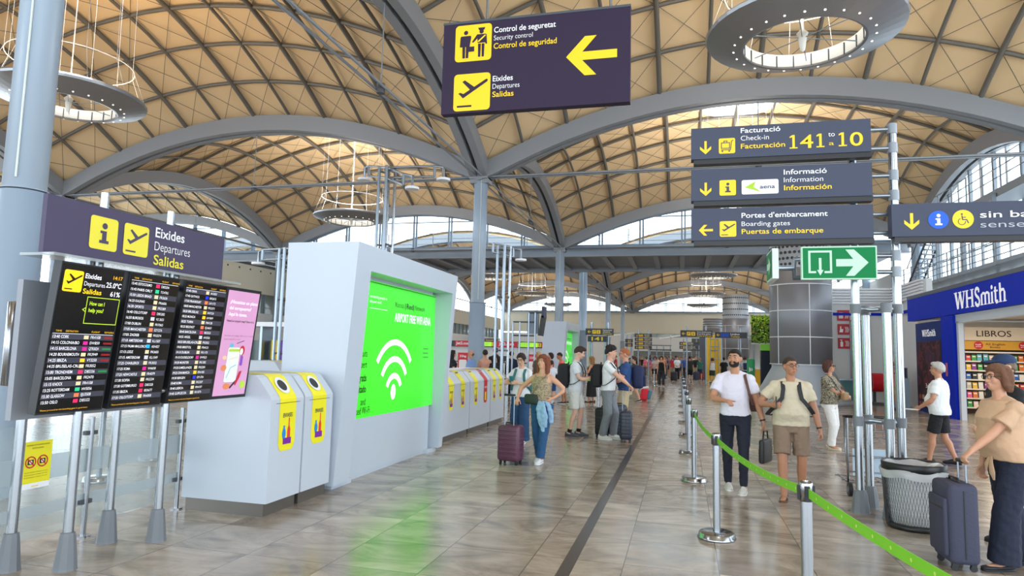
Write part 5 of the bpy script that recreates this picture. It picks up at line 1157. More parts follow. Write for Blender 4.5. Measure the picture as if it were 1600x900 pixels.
for k, (x, y) in enumerate(((.15, 9.75), (.10, 12.4), (.08, 15.3), (.05, 18.2), (.03, 21.1), (.01, 24.0), (-.01, 27.0), (-.03, 30.0), (-.05, 33.2), (-.07, 36.5))):
    dup(p0, (x, y, 0), label='steel barrier post, %s of the aisle row beyond the foremost whole one' % ord_[k])
dup(p0, (1.12, 1.95, 0), label='steel barrier post just below the picture holding the green belt end')
def belt(a, b, label, sag=.05, dots=True):
    a, b = Vector(a), Vector(b); t = thing('belt', label, 'belt', (a+b)/2-V(0, 0, .06), group='green barrier belts'); o = (a+b)/2-V(0, 0, .06); n = 14
    P = [a.lerp(b, k/n)-V(0, 0, sag*4*(k/n)*(1-k/n))-o for k in range(n+1)]
    m = MB(); m.ribbon(P, .055, .003, GREEN, (0, 0, 1))
    if dots:
        d = (b-a).normalized(); nrm = V(-d.y, d.x, 0)
        if nrm.y > 0: nrm = -nrm
        for k in range(1, n): m.disc(Fr(P[k], -nrm.cross(V(0, 0, 1)), (0, 0, 1)), 0, 0, .009, mat('belt_dot', 'BFE06A', .6), .003, 10); m.disc(Fr(P[k], nrm.cross(V(0, 0, 1)), (0, 0, 1)), 0, 0, .009, mat('belt_dot'), .003, 10)
    m.build('webbing', t)
belt((.15, 9.75, .92), (.31, 6.80, .92), 'green barrier belt, farther of the pair beside the man in navy trousers')
belt((.31, 6.80, .92), (.71, 4.38, .92), 'green dotted barrier belt stretched before the two walking men')
belt((.71, 4.38, .92), (1.12, 1.95, .92), 'green barrier belt running out at the lower right corner', .03)
queue_posts = [(-4.9, 21.2), (-3.4, 21.2), (-2.6, 21.4)]
for k, (x, y) in enumerate(queue_posts): dup(p0, (x, y, 0), label='steel queue post behind the red haired woman, %s of the green belt' % ('left end', 'middle', 'right end')[k])
belt((-4.9, 21.2, .92), (-3.4, 21.2, .92), 'green queue belt behind the red haired woman', .03, False); belt((-3.4, 21.2, .92), (-2.6, 21.4, .92), 'green queue belt behind the young man in cream shorts', .02, False)
for k, (x, y) in enumerate(((-7.0, 10.0), (-6.9, 11.6))): dup(p0, (x, y, 0), label='steel post behind the kiosk bins, %s of two' % ('nearer', 'farther')[k])
belt((-7.0, 10.0, .95), (-6.9, 11.6, .95), 'green belt behind the near recycling bins', .02, False)
for k, (x, y) in enumerate(((-7.0, 6.9), (-7.6, 8.4))): dup(p0, (x, y, 0), label='steel post seen through the glass barrier, %s of two' % ('left', 'right')[k])
belt((-7.0, 6.9, .92), (-7.6, 8.4, .92), 'green belt seen under the departures screens', .02, False)
for k, (x, y) in enumerate(((-2.4, 37.5), (-3.4, 36.0), (-1.6, 39.5), (-2.6, 40.5))): dup(p0, (x, y, 0), label='distant steel queue post left of the aisle, %s' % ('beside the woman in black tank top', 'nearest to the ginger haired man', 'farther right', 'farthest of four')[k])
belt((-3.4, 36.0, .92), (-2.4, 37.5, .92), 'distant green queue belt left of the aisle', .02, False)

# ================================================================== waste bin and luggage trolley
t = thing('waste_bin', 'round black wire mesh waste bin with a clear liner bag', 'waste bin', (2.33, 7.92, 0)); WIRE = mat('bin_wire', '34383A', .45, .5)
m = MB(); m.lathe([(0, 0), (.25, 0), (.265, .02), (.262, .05), (.24, .055), (0, .05)], BLACK, n=32); m.build('base', t)
m = MB()
for k in range(60):
    for sg in (-1, 1):
        m.tube([((.252+.036*j/6)*math.cos(2*PI*k/60+sg*.42*j/6), (.252+.036*j/6)*math.sin(2*PI*k/60+sg*.42*j/6), .05+.53*j/6) for j in range(7)], .002, WIRE, 3, False)
m.build('wire_mesh', t)
m = MB()
for a in (PI*.98, -.3):
    m = MB(); m.box((.272*math.cos(a), .272*math.sin(a), .31), (.012, .12 if a > 1 else .05, .54), BLACK, Matrix.Rotation(a, 3, 'Z')@Matrix.Rotation(.06, 3, 'Y')); m.build('side_plate', t)
m = MB(); m.lathe([(.272, .57), (.296, .57), (.302, .66), (.29, .67), (.275, .66), (.272, .57)], BLACK, n=36); m.build('rim', t)
LIN = glass('liner_bag_film', (.86, .88, .90), alpha=.55, rough=.2)
m = MB(); rs = []
for z, r in ((.06, .225), (.2, .235), (.4, .25), (.56, .262)): rs.append([V((r+.008*math.sin(9*a+z*20))*math.cos(a), (r+.008*math.sin(9*a+z*20))*math.sin(a), z) for a in [2*PI*k/48 for k in range(48)]])
m.loft(rs, LIN, False)
rs = []
for z, r in ((.60, .306), (.58, .314), (.545, .312), (.52, .304)): rs.append([V((r+.010*math.sin(7*a+z*30))*math.cos(a), (r+.010*math.sin(7*a+z*30))*math.sin(a), z+.012*math.sin(5*a)) for a in [2*PI*k/48 for k in range(48)]])
m.loft(rs, LIN, False); rs = [[V(r*math.cos(a), r*math.sin(a), .655-dz_+.01*math.sin(6*a)) for a in [2*PI*k/32 for k in range(32)]] for r, dz_ in ((.274, 0), (.2, .04), (.1, .07), (.002, .06))]
m.loft(rs, LIN, False); m.build('liner_bag', t)

t = thing('luggage_trolley', 'steel airport luggage trolley parked behind the gantry poles', 'luggage trolley', (2.33, 9.75, 0))
m = MB()
for sx in (-.3, .3):
    m.tube([(sx, -.32, .98), (sx, -.30, .55), (sx*.95, -.24, .16), (sx*.8, .55, .13)], .016, CHROME, 8); m.tube([(sx, -.32, .98), (sx*.98, -.14, 1.0), (sx*.9, -.05, .62), (sx*.9, -.2, .2)], .013, CHROME, 8)
for z, y in ((.5, -.29), (.3, -.26), (.16, -.24), (.13, .5), (.13, .1)): m.tube([(-.29, y, z), (.29, y, z)], .011, CHROME, 6)
for x in (-.15, 0, .15): m.tube([(x, -.24, .16), (x, .55, .13)], .009, CHROME, 6)
m.build('frame', t)
m = MB(); m.tube([(-.31, -.20, .99), (-.31, -.34, 1.0), (.31, -.34, 1.0), (.31, -.20, .99)], .020, BLACK, 10); m.build('push_bar', t)
m = MB()
for k in range(7): m.tube([(-.27+.09*k, -.30, .70), (-.27+.09*k, -.06, .72), (-.27+.09*k, -.05, .92)], .005, CHROME, 4)
for z, y in ((.70, -.30), (.72, -.06), (.82, -.05), (.92, -.05), (.82, -.31), (.92, -.32)): m.tube([(-.28, y, z), (.28, y, z)], .007, CHROME, 5)
m.build('basket', t)
m = MB(); m.box((0, -.25, .42), (.46, .012, .34), mat('trolley_panel', 'B9CFE0', .35)); m.build('panel', t)
for x, y, r in ((-.28, -.30, .085), (.28, -.30, .085), (0, .5, .06)):
    m = MB(); m.cyl((x-.022, y, r), (x+.022, y, r), r, BLACK, n=20); m.cyl((x-.026, y, r), (x+.026, y, r), r*.45, GALV, n=12); m.build('wheel', t)

# ================================================================== ventilation towers
TWP = mat('tower_panel_grey', '85868C', .4, .35); TWS = mat('tower_seam_light', 'DCE0E4', .4); CONE = mat('tower_cone', 'A9B1B8', .42, .25)
def tower(label, x, y, top):
    t = thing('ventilation_tower', label, 'ventilation tower', (x, y, 0)); r = 1.19
    m = MB(); m.lathe([(0, 1.5), (r, 1.5), (r, 5.35), (r*.97, 5.36), (0, 5.36)], TWP, n=48); m.build('drum', t)
    m = MB()
    for z in (1.52, 2.6, 3.65, 4.7): m.lathe([(r+.004, z-.02), (r+.012, z-.02), (r+.012, z+.02), (r+.004, z+.02)], TWS, n=48)
    for k in range(6):
        a = -PI/2+.12+k*PI/3; m.box(((r+.004)*math.cos(a), (r+.004)*math.sin(a), 3.1), (.016, .03, 3.2), TWS, Matrix.Rotation(a, 3, 'Z'))
    m.build('seam_strip', t)
    m = MB(); m.lathe([(r*.95, 1.5), (r*.95, 1.38), (1.78, .2), (1.80, .12)], CONE, n=48); m.build('flared_skirt', t)
    m = MB(); m.lathe([(0, 0), (1.95, 0), (1.95, .1), (1.9, .14), (0, .14)], CONE, n=48); m.build('base', t)
    m = MB(); m.lathe([(r*.97, 5.36), (r*.97, top), (r*.9, top+.02), (0, top+.02)], mat('tower_top_grey', 'A2A8AE', .45, .3), n=48); m.build('nozzle_drum', t)
    m = MB()
    for j in range(4):
        for k in range(40):
            a = 2*PI*(k+.5*(j % 2))/40; z = 5.36+(top-5.36)*(j+.6)/4.2; c = V(math.cos(a), math.sin(a), 0)*r*.97+V(0, 0, z); d = V(math.cos(a), math.sin(a), 0); m.cyl(c-d*.01, c+d*.015, .062, BLACK, n=8)
    tag(m.build('nozzles', t), kind='stuff')
tower('large grey ventilation tower behind the man in the beige T-shirt', 4.65, 29.2, 6.35)
tower('second grey ventilation tower, farther off behind the man in the pale T-shirt', 4.75, 65.3, 7.6)
tower('third grey ventilation tower, farthest away beside the yellow panel', 3.6, 87.0, 6.6)

# ================================================================== right hand side: shop and service wall
WSB = mat('shop_blue', '0628B4', .5, spec=.15); WSD = mat('shop_dark_blue', '1B2F6E', .5, spec=.2); SHW = mat('shop_pale_frame', 'BFC6CE', .4)
sh_ = thing('bookshop', 'bookshop front with a blue fascia and a lit opening', 'shop', (8.2, 23.0, 0))
def bs(x, y, z): return (x-8.2, y-23.0, z)
m = MB(); m.box(bs(8.24, 21.4, 3.62), (.24, 12.6, .80), WSB); m.box(bs(8.26, 21.4, 4.08), (.3, 12.6, .12), mat('fascia_cap', '5A5E66', .5)); m.build('fascia', sh_)
m = MB(); f = Fr(bs(8.115, 23.15, 3.36), (0, -1, 0))
SL = mat('shop_letter_white', 'F6F6FA', .4, emit=.5)
def serif_name(m, f, x, y, c, w_, mt, h=.01):
    # condensed serif lettering: sans letters with added slab serifs
    k = w_/7.35; X = lambda a: x+a*k
    def st(pts, wd=.26): m.line(f, [(X(a), y+b*c) for a, b in pts], wd*k, mt, h)
    def sf(a, b, wd=.55): m.rect(f, X(a-wd/2), y+b*c-.02*c, X(a+wd/2), y+b*c+.025*c, mt, h)
    st([(.15, 1), (.5, 0)], .3); st([(.5, 0), (.85, 1)], .14); st([(.85, 1), (1.2, 0)], .3); st([(1.2, 0), (1.55, 1)], .14)
    for a in (.15, .85, 1.55): sf(a, .98)
    st([(1.95, 0), (1.95, 1)]); st([(2.75, 0), (2.75, 1)]); st([(1.95, .52), (2.75, .52)], .12)
    for a in (1.95, 2.75): sf(a, .98); sf(a, .0)
    K_ = [(3.72, .74), (3.70, .90), (3.5, .99), (3.29, .92), (3.23, .76), (3.32, .61), (3.5, .50), (3.68, .39), (3.77, .24), (3.71, .08), (3.5, .01), (3.27, .09), (3.22, .27)]
    S_ = []
    for i_ in range(len(K_)-1):
        p_0, p_1, p_2, p_3 = K_[max(i_-1, 0)], K_[i_], K_[i_+1], K_[min(i_+2, len(K_)-1)]
        for q_ in range(5):
            u = q_/5; S_.append(tuple(.5*(2*p_1[d]+(p_2[d]-p_0[d])*u+(2*p_0[d]-5*p_1[d]+4*p_2[d]-p_3[d])*u*u+(3*p_1[d]-p_0[d]-3*p_2[d]+p_3[d])*u**3) for d in (0, 1)))
    st(S_, .2)
    for a in (4.1, 4.6, 5.1): st([(a, 0), (a, .60)], .22); sf(a, 0, .42)
    st([(4.1, .55), (4.3, .64), (4.5, .62), (4.6, .5)], .14); st([(4.6, .55), (4.8, .64), (5.0, .62), (5.1, .5)], .14)
    st([(5.5, 0), (5.5, .62)], .22); sf(5.5, 0, .44); m.disc(f, X(5.5), y+.86*c, .13*k, mt, h, 12)
    st([(5.95, .85), (5.95, .12), (6.05, .02), (6.25, .06)], .2); st([(5.75, .62), (6.25, .62)], .1)
    st([(6.55, 0), (6.55, 1)], .22); sf(6.55, 0, .44); st([(6.55, .5), (6.75, .63), (6.98, .62), (7.08, .48)], .15); st([(7.08, .5), (7.08, 0)], .22); sf(7.08, 0, .44)
serif_name(m, f, 0, 0, .50, 3.4, SL); m.build('shop_name', sh_)
m = MB(); m.box(bs(8.24, 25.7, 1.55), (.16, 2.6, 3.1), WSD); f = Fr(bs(8.155, 27.0, 0), (0, -1, 0))
AR = pattern_mat('poster_dark_red', '2A1420', '5C2428', '38203C', 1.6)
m.rect(f, .08, .15, 2.45, 2.45, AR, .004); serif_name(m, f, .7, 2.62, .22, 1.3, SL, .006)
for k in range(6): m.rrect(f, .2+.3*(k % 3), .45-.25*(k//3), .42+.3*(k % 3), .6-.25*(k//3), .02, mat('poster_book_%d' % (k % 3), ('8C3A3A', 'B89A6A', '3A4A8C')[k % 3], .5), .006)
m.text(f, '3x2', .9, .85, .16, WTXT, .4, .01, h=.006); m.build('poster_panel', sh_)
m = MB(); m.box(bs(8.26, 23.9, 1.6), (.3, 1.0, 3.2), WSB); m.rect(Fr(bs(8.105, 24.1, 1.3), (0, -1, 0)), 0, 0, .18, .42, mat('keypad_red', 'B0607C', .5), .004); m.build('blue_pillar', sh_)
m = MB(); m.box(bs(8.3, 19.4, 3.08), (.22, 8.2, .26), SHW); m.box(bs(8.26, 23.28, 1.5), (.14, .16, 3.0), SHW); m.build('opening_frame', sh_)
m = MB(); m.box(bs(10.6, 27.05, 1.6), (4.7, .1, 3.2), mat('shop_inner_wall', 'E7D9C4', .6)); m.box(bs(13.0, 22, 1.6), (.1, 10, 3.2), mat('shop_inner_wall')); m.build('inner_wall', sh_)
m = MB(); m.box(bs(10.6, 22, 3.3), (4.8, 10.2, .08), mat('shop_ceiling', 'C9C2B6', .6)); m.build('shop_ceiling', sh_)
for k, (x, y) in enumerate(((9.3, 24.5), (10.3, 23.0), (9.4, 21.5), (11.2, 25), (10.8, 20.5))):
    m = MB(); m.cyl(bs(x, y, 3.2), bs(x, y, 3.26), .12, mat('downlight_glow', 'FFF0D8', .4, emit=9), n=16); m.build('downlight', sh_)
for x, y in ((9.8, 24.2), (10.2, 21.2)): area('shop_ceiling_light', (x, y, 3.14), 130, 1.2, (1, .84, .62))
# the book wall
bw = thing('book_shelf', 'lit wall of bookshelves under the LIBROS lettering', 'bookshelf', (10.3, 26.6, 0))
m = MB(); m.box((.3, .3, 1.3), (4.6, .06, 2.6), mat('shelf_back', '5A4434', .6)); m.build('back_board', bw)
for k in range(7):
    z = .2+.32*k; m = MB(); m.box((.3, .12, z), (4.6, .34, .03), mat('shelf_board', 'C8A878', .5)); m.box((.3, -.052, z), (4.6, .012, .05), mat('shelf_lip', 'E8E0D0', .5)); m.build('shelf', bw)
m = MB(); m.box((.3, .02, 2.36), (4.6, .2, .30), mat('shelf_sign_yellow', 'D9A02C', .5)); f = Fr((-2, -.085, 2.21))
for k in range(4):
    m.disc(f, .65-.35+1.35*k, .15, .14, RED, .004); m.text(f, 'half', .65-.35+1.35*k, .15, .05, WTXT, .17, .01, 'c', h=.007); m.text(f, 'price', .65-.35+1.35*k, .09, .04, WTXT, .16, .01, 'c', h=.007); m.text(f, 'All English', .86-.35+1.35*k, .16, .065, mat('ink_brown', '3A2410', .6), .6, .008); m.text(f, 'Books', 1.0-.35+1.35*k, .06, .065, mat('ink_brown'), .3, .008)
m.build('offer_sign', bw)
m = MB(); m.box((.3, .02, 2.76), (4.6, .12, .46), mat('shelf_header_cream', 'EBDCC2', .55)); f = Fr((-2, -.045, 2.62)); m.text(f, 'LIBROS', 1.62, .05, .21, mat('ink_brown'), 1.05, .006); m.text(f, 'BOOKS', 3.1, .05, .21, mat('ink_brown'), .95, .006); m.build('header_board', bw)
BC = ['D83A3A', 'E8E4DC', 'F0C030', '2A62B8', '3AA048', 'E07830', '8C3A8C', 'F2D8C8', '20242C', 'E85A8C', '5AB4C8', 'C8C0B0']
books = []
for c in BC:
    b = MB(); b.rbox((0, 0, .1), (.13, .03, .20), .004, mat('cover_'+c, c, .4), smooth=False); b.rect(Fr((-.065, -.0155, 0)), .02, .12, .11, .16, mat('cover_title', 'F4EEE2', .5), .001); b.box((.004, .001, .1), (.124, .022, .194), mat('page_white', 'E8E2D2', .7))
    books.append(b)
bmesh_cache = []
first = {}
kk = 0
for row in range(6):
    for col in range(25):
        x = -1.9+.178*col+R.uniform(-.008, .008); c = R.randrange(12); z = .2+.32*row+.016
        if c not in first:
            o = books[c].build('book'); first[c] = o
        else: o = first[c].copy(); COL.objects.link(o)
        o.location = (10.3+x, 26.59, z); o.rotation_euler = (-.12, 0, 0)
        o.scale = (1.1, 1, R.uniform(.95, 1.2))
        tag(o, 'book standing face out on the lit shelves under the LIBROS lettering', 'book', 'books on the bookshop wall')
st_ = thing('display_table', 'low book display inside the bookshop opening', 'display table', (10.8, 22.6, 0)); m = MB(); m.box((0, 0, .42), (1.2, .8, .84), mat('shelf_board')); m.box((0, 0, .86), (1.3, .9, .04), mat('shelf_back')); m.build('table_body', st_); m = MB(); m.box((0, -.41, .5), (1.0, .01, .4), YEL); m.build('front_panel', st_)
# service wall beside the shop
wbox('wall_right', (8.6, 31.55, 2.4), (5.2, .2, 4.8), WALLW); wbox('wall_right', (8.75, 29.4, 2.4), (.2, 4.2, 4.8), WALLW); wbox('trim_4', (7.4, 31.40, 3.72), (2.4, .06, .12), WSB); wbox('trim_4', (8.62, 29.4, 3.72), (.06, 4.2, .12), WSB)
q = MB()
for k in range(6): q.box((8.62, 29.6, 4.2+.12*k), (.1, 4.0, .07), WHITE); q.box((7.4, 31.4, 4.2+.12*k), (2.4, .1, .07), WHITE)
struct(q.build('trim_5'))
t = thing('roller_shutter', 'closed grey roller shutter behind the gantry poles', 'shutter', (7.35, 31.38, 0)); m = MB()
for k in range(26): m.box((0, 0, .9+.095*k), (.72, .03, .085), mat('shutter_grey', '9AA0A6', .45, .3))
m.build('slats', t); m = MB(); m.box((-.38, 0, 2.1), (.05, .06, 2.6), STEEL); m.box((.38, 0, 2.1), (.05, .06, 2.6), STEEL); m.box((0, 0, 3.42), (.8, .08, .1), mat('shutter_lintel', 'A08A60', .5)); m.build('guide_rail', t)
FR = mat('fire_sign_red', 'B81424', .45)
for k, z in enumerate((3.42, 2.82, 2.22)):
    t = thing('fire_sign', 'red fire equipment sign beside the ventilation tower, %s of three' % ('top', 'middle', 'lowest')[k], 'sign', (6.72, 31.40, z), group='red fire signs'); m = MB(); m.box((0, 0, .24), (.48, .03, .46), FR); f = Fr((-.24, -.016, .01))
    for a in range(3): m.line(f, [(.30+.05*a, .1), (.33+.05*a, .22), (.29+.05*a, .34)], .02, WTXT, .003)
    if k == 0:
        for a in range(3): m.rect(f, .06+.06*a, .1, .10+.06*a, .36, WTXT, .003)
    elif k == 1: m.poly(f, [(.06, .1), (.2, .1), (.22, .24), (.14, .24), (.14, .36), (.10, .36), (.09, .22)], WTXT, .003)
    else: m.rrect(f, .09, .08, .2, .30, .03, WTXT, .003); m.line(f, [(.14, .3), (.15, .37), (.08, .37)], .03, WTXT, .003)
    m.build('sign_plate', t)
t = thing('hose_reel', 'red fire hose reel on a stand behind the gantry poles', 'hose reel', (7.5, 29.6, 0)); m = MB(); m.cyl((-.2, 0, .88), (.2, 0, .88), .37, mat('reel_red', 'C41020', .35), n=32); m.cyl((-.22, 0, .88), (.22, 0, .88), .12, DGREY, n=16); m.build('drum', t); m = MB(); m.box((0, .1, .04), (.4, .5, .08), DGREY); m.box((0, .38, .55), (.1, .06, 1.0), DGREY); m.cyl((0, .4, .88), (0, 0, .88), .04, DGREY); m.build('stand', t)
t = thing('glass_counter', 'low counter with a greenish glass front by the tower skirt', 'counter', (7.0, 31.0, 0)); m = MB(); m.box((-.3, 0, .45), (1.5, .4, .9), mat('counter_green_glass', '5A8C8C', .15)); m.build('front', t); m = MB(); m.box((-.3, 0, .92), (1.6, .5, .05), GALV); m.build('worktop', t)
t = thing('service_kiosk', 'pale blue self service kiosk left of the bookshop poster', 'kiosk', (8.05, 28.6, 0)); m = MB(); m.box((0, 0, .55), (.5, .5, 1.1), mat('kiosk_pale_blue', '8FA6BC', .4)); m.build('body', t); m = MB(); m.box((0, -.05, 1.3), (.42, .3, .4), DGREY); m.rect(Fr((-.2, -.201, 1.12)), .03, .03, .37, .35, mat('kiosk_display', '2A3440', .2, emit=.2), .003); m.build('display', t)

# ================================================================== things behind the tower
t = thing('green_wall', 'planted green wall panel glimpsed left of the big tower', 'plant wall', (4.3, 36.0, 0)); m = MB(); m.box((.4, .1, 3.2), (2.6, .12, 1.4), mat('plant_wall_board', '2E3A22', .8)); m.build('backing_board', t)
m = MB(); LG = [mat('leaf_%d' % k, c, .6) for k, c in enumerate(('7CAA2E', 'B0D838', '56802A', 'D0E050', '8A6A3C'))]
for k in range(1500):
    x, z = R.uniform(-.9, 1.7), R.uniform(2.52, 3.9); l = R.uniform(.06, .13); a = R.uniform(0, 2*PI); c, s_ = math.cos(a), math.sin(a); w_ = l*.35; y = R.uniform(-.12, 0); g4 = 0 if R.random() < .4 else (1 if z > 3.5 else 2) if R.random() < .7 else R.choice((3, 4))
    m.add([(x, y, z), (x+c*l*.5-s_*w_, y-.05, z+s_*l*.5+c*w_), (x+c*l, y-.03, z+s_*l), (x+c*l*.5+s_*w_, y-.06, z+s_*l*.5-c*w_)], [(0, 1, 2, 3)], LG[g4])
tag(m.build('leaves', t), kind='stuff')
m = MB(); m.box((-.8, .1, 1.27), (.1, .12, 2.55), STEEL); m.box((1.6, .1, 1.27), (.1, .12, 2.55), STEEL); m.box((.4, .1, 2.48), (2.6, .14, .06), WHITE); m.build('support_post', t)
t = thing('defibrillator_totem', 'dark navy defibrillator totem with a light green top by the tower', 'totem', (4.05, 33.6, 0)); m = MB(); m.box((0, 0, 1.05), (1.0, .4, 2.1), mat('totem_navy', '121C30', .3)); f = Fr((-.5, -.201, 0)); HG = mat('heart_green', '4CC88C', .5)
m.disc(f, .74, 1.96, .05, HG, .003); m.disc(f, .83, 1.96, .05, HG, .003); m.poly(f, [(.70, 1.93), (.785, 1.82), (.87, 1.93), (.785, 1.96)], HG, .004); m.text(f, 'DEA', .70, 1.70, .07, HG, .2, .01); m.build('body', t); m = MB(); m.box((0, 0, 2.25), (1.0, .4, .3), mat('totem_lime', '7CCB3C', .45)); m.build('top_box', t)
t = thing('green_post', 'rounded green information post beside the dark totem', 'post', (3.05, 33.0, 0)); m = MB(); m.rbox((0, 0, .85), (.34, .12, 1.7), .055, mat('post_green', '1C9A5C', .4), seg=4); f = Fr((-.17, -.061, 0)); m.arc(f, .2, 1.2, .03, .06, 0, 360, WTXT, .003, 14); m.rect(f, .1, 1.1, .14, 1.3, WTXT, .003); m.build('body', t); m = MB(); m.box((0, 0, .02), (.5, .3, .04), DGREY); m.build('base', t)
t = thing('yellow_counter', 'yellow counter glimpsed between the green post and the dark totem', 'counter', (4.5, 47.5, 0)); m = MB(); m.box((0, 0, .5), (1.6, .6, 1.0), mat('counter_yellow', 'E8B41C', .4)); m.build('body', t); m = MB(); m.box((0, 0, 1.03), (1.7, .7, .06), WHITE); m.build('worktop', t)
t = thing('wayfinding_pylon', 'tall yellow wayfinding panel with grey tubes in front, in the far hall', 'panel', (2.35, 55.0, 0)); m = MB(); m.box((0, 0, 1.75), (1.25, .3, 3.5), mat('panel_yellow', 'F2BE1A', .45)); m.box((-.85, .05, 1.75), (.45, .3, 3.5), mat('panel_side_grey', '55565E', .5)); m.build('body', t); m = MB()
for x in (-.25, .1, .35): m.cyl((x, -.25, 0), (x, -.25, 3.4), .035, GALV, n=6)
for z in (1.6, 2.3, 2.6, 3.2): m.tube([(-.3, -.25, z), (.4, -.25, z)], .03, GALV, 5)
m.build('tube_frame', t)

# ================================================================== distant wayfinding signs
def far_sign(label, x0, x1, z0, z1, y, lines, posts=True, icons=2, arr=True, ink=None, rows=1):
    t = thing('wayfinding_sign', label, 'sign', ((x0+x1)/2, y, 0)); cx = (x0+x1)/2; w_ = x1-x0; hh = (z1-z0)/rows
    for k in range(rows):
        zz = z0+hh*k; m = MB(); m.box((0, 0, zz+hh*.46), (w_, .14, hh*.86), mat('far_sign_grey', '44454E', .5)); f = Fr((-w_/2, -.07, zz)); s_ = hh*.5
        ln = lines[k % len(lines)]; x = .1
        if arr: arrow(m, f, x+s_*.4, hh*.46, s_*.9, YEL, 180 if k % 2 == 0 else 270); x += s_*1.2
        for j in range(icons): info_icon(m, f, x, hh*.2, s_, ink or YEL, SIGN) if j % 2 else plane_icon(m, f, x, hh*.2, s_, ink or YEL, SIGN); x += s_*1.15
        n_ = len(ln)
        for j, s2 in enumerate(ln): m.text(f, s2, x+.08, hh*(.80-.72*(j+1)/n_+.05), hh*.52/n_, YEL if j == n_-1 else WTXT, min(w_-x-.15, hh*.36/n_*len(s2)), .012)
        m.build('sign_panel', t)
    if posts:
        for sx in (-.3, .3):
            m = MB(); m.cyl((sx*w_, .14, 0), (sx*w_, .14, z1+.25), .05, GALV, n=8); m.build('post', t)
    return t
far_sign('boarding and check-in sign over the number 141, left of the aisle', -4.25, -3.0, 2.58, 2.92, 30, [('Facturació', 'Check-in', 'Facturación')])
t = thing('number_sign', 'dark sign with the yellow number 141, left of the aisle', 'sign', (-3.72, 29.95, 0)); m = MB(); m.box((0, 0, 2.42), (.86, .12, .26), SIGN); m.text(Fr((-.43, -.06, 2.31)), '141', .43, .03, .17, YEL, .5, .02, 'c'); m.build('sign_panel', t); m = MB(); m.cyl((.34, .05, 0), (.34, .05, 2.3), .04, GALV, n=8); m.cyl((-.34, .05, 0), (-.34, .05, 2.3), .04, GALV, n=8); m.build('post', t)
far_sign('stack of four yellow lettered signs on posts beyond the queue', -3.1, -1.98, 2.15, 3.2, 45, [('Portes', 'Puertas'), ('Informació', 'Información'), ('Facturació', 'Check-in'), ('Eixides', 'Salidas')], rows=4)
far_sign('wide dark sign with yellow icons, left of the second tower', -.16, 1.85, 3.0, 3.5, 45, [('Portes d\'embarcament', 'Boarding gates', 'Puertas de embarque')])
far_sign('dark sign with blue icons in front of the second tower', 2.02, 3.98, 2.98, 3.42, 45.2, [('Lavabos', 'Toilets')], ink=BLU)
far_sign('two small yellow lettered signs over the distant crowd', -.3, 1.5, 2.4, 3.05, 60, [('Facturació', 'Facturación'), ('Eixides', 'Salidas')], rows=2)
far_sign('tall narrow number board beyond the ginger haired man', -3.75, -3.25, 2.3, 2.85, 45.3, [('50',), ('01',)], icons=0, arr=False, rows=2)
for k, (x, y) in enumerate(((1.0, 58), (-2.0, 62))):
    t = thing('tube_rack', 'steel tube check-in frame', 'frame', (x, y, 0)); t['label'] = 'steel tube check-in frame in the far hall, %s' % ('right beside the yellow panel', 'left of the aisle')[k]
    for j in range(4):
        m = MB(); m.cyl((-.9+.6*j, 0, 0), (-.9+.6*j, 0, 2.7), .05, GALV, n=8); m.build('post', t)
    m = MB()
    for z in (1.9, 2.7): m.tube([(-1, 0, z), (1, 0, z)], .04, DGREY, 6)
    m.box((0, 0, 2.3), (2.0, .1, .12), DGREY); m.build('rail', t)

# ================================================================== check-in desks with red and green sign band
J = -14.06-700*.0402
jx = lambda px: J+px*.0402
t = thing('checkin_back_wall', 'white check-in back wall with a red and green sign band', 'check-in wall', (-11.3, 39.0, 0)); m = MB(); m.box((0, .2, 1.02), (7.6, .2, 2.04), WALLW); m.build('wall_panel', t); m = MB(); m.box((0, .1, 2.2), (7.6, .25, .36), BLACK); m.build('band', t)
JR = mat('airline_red', 'C8102E', .45, emit=.1); JG = mat('display_lime', '9CE61E', .3, emit=.9)
for k, (a, b, kd) in enumerate(((712, 738, 'r'), (758, 770, 'g'), (776, 810, 'r'), (814, 841, 'g'), (847, 866, 'r'), (690, 704, 'g'))):
    m = MB(); x0, x1 = jx(a)+11.3, jx(b)+11.3; f = Fr((x0, -.03, 2.05)); w_ = x1-x0
    if kd == 'r': m.box(((x0+x1)/2, -.02, 2.2), (w_, .06, .34), JR); f = Fr((x0, -.05, 2.05)); m.text(f, 'Jet2.com', w_/2, .10, .17, WTXT, min(.95, w_*.9), .03, 'c'); nm = 'airline_sign'
    else:
        m.box(((x0+x1)/2, -.02, 2.2), (w_, .06, .26), JG); f = Fr((x0, -.05, 2.05)); nm = 'flight_display'
        for j in range(3): m.text(f, 'ALACANT - LEEDS', .06, .20-.055*j, .03, mat('display_ink', '2E5A0A', .5), w_*(.6-.1*j), .01)
    m.build(nm, t)
for a in (773, 844, 811, 755):
    m = MB(); f = Fr((jx(a)+11.3-.1, -.03, 2.08)); m.rrect(f, 0, 0, .2, .24, .03, YEL, .006); m.rect(f, .06, .05, .14, .1, SIGN, .008); m.disc(f, .1, .17, .04, SIGN, .008, 10); m.build('number_plate', t)
far_sign('small yellow and black sign above the check-in sign band', -11.9, -10.9, 2.37, 2.56, 39.05, [('Facturació 120',)], posts=False, icons=1, arr=False)
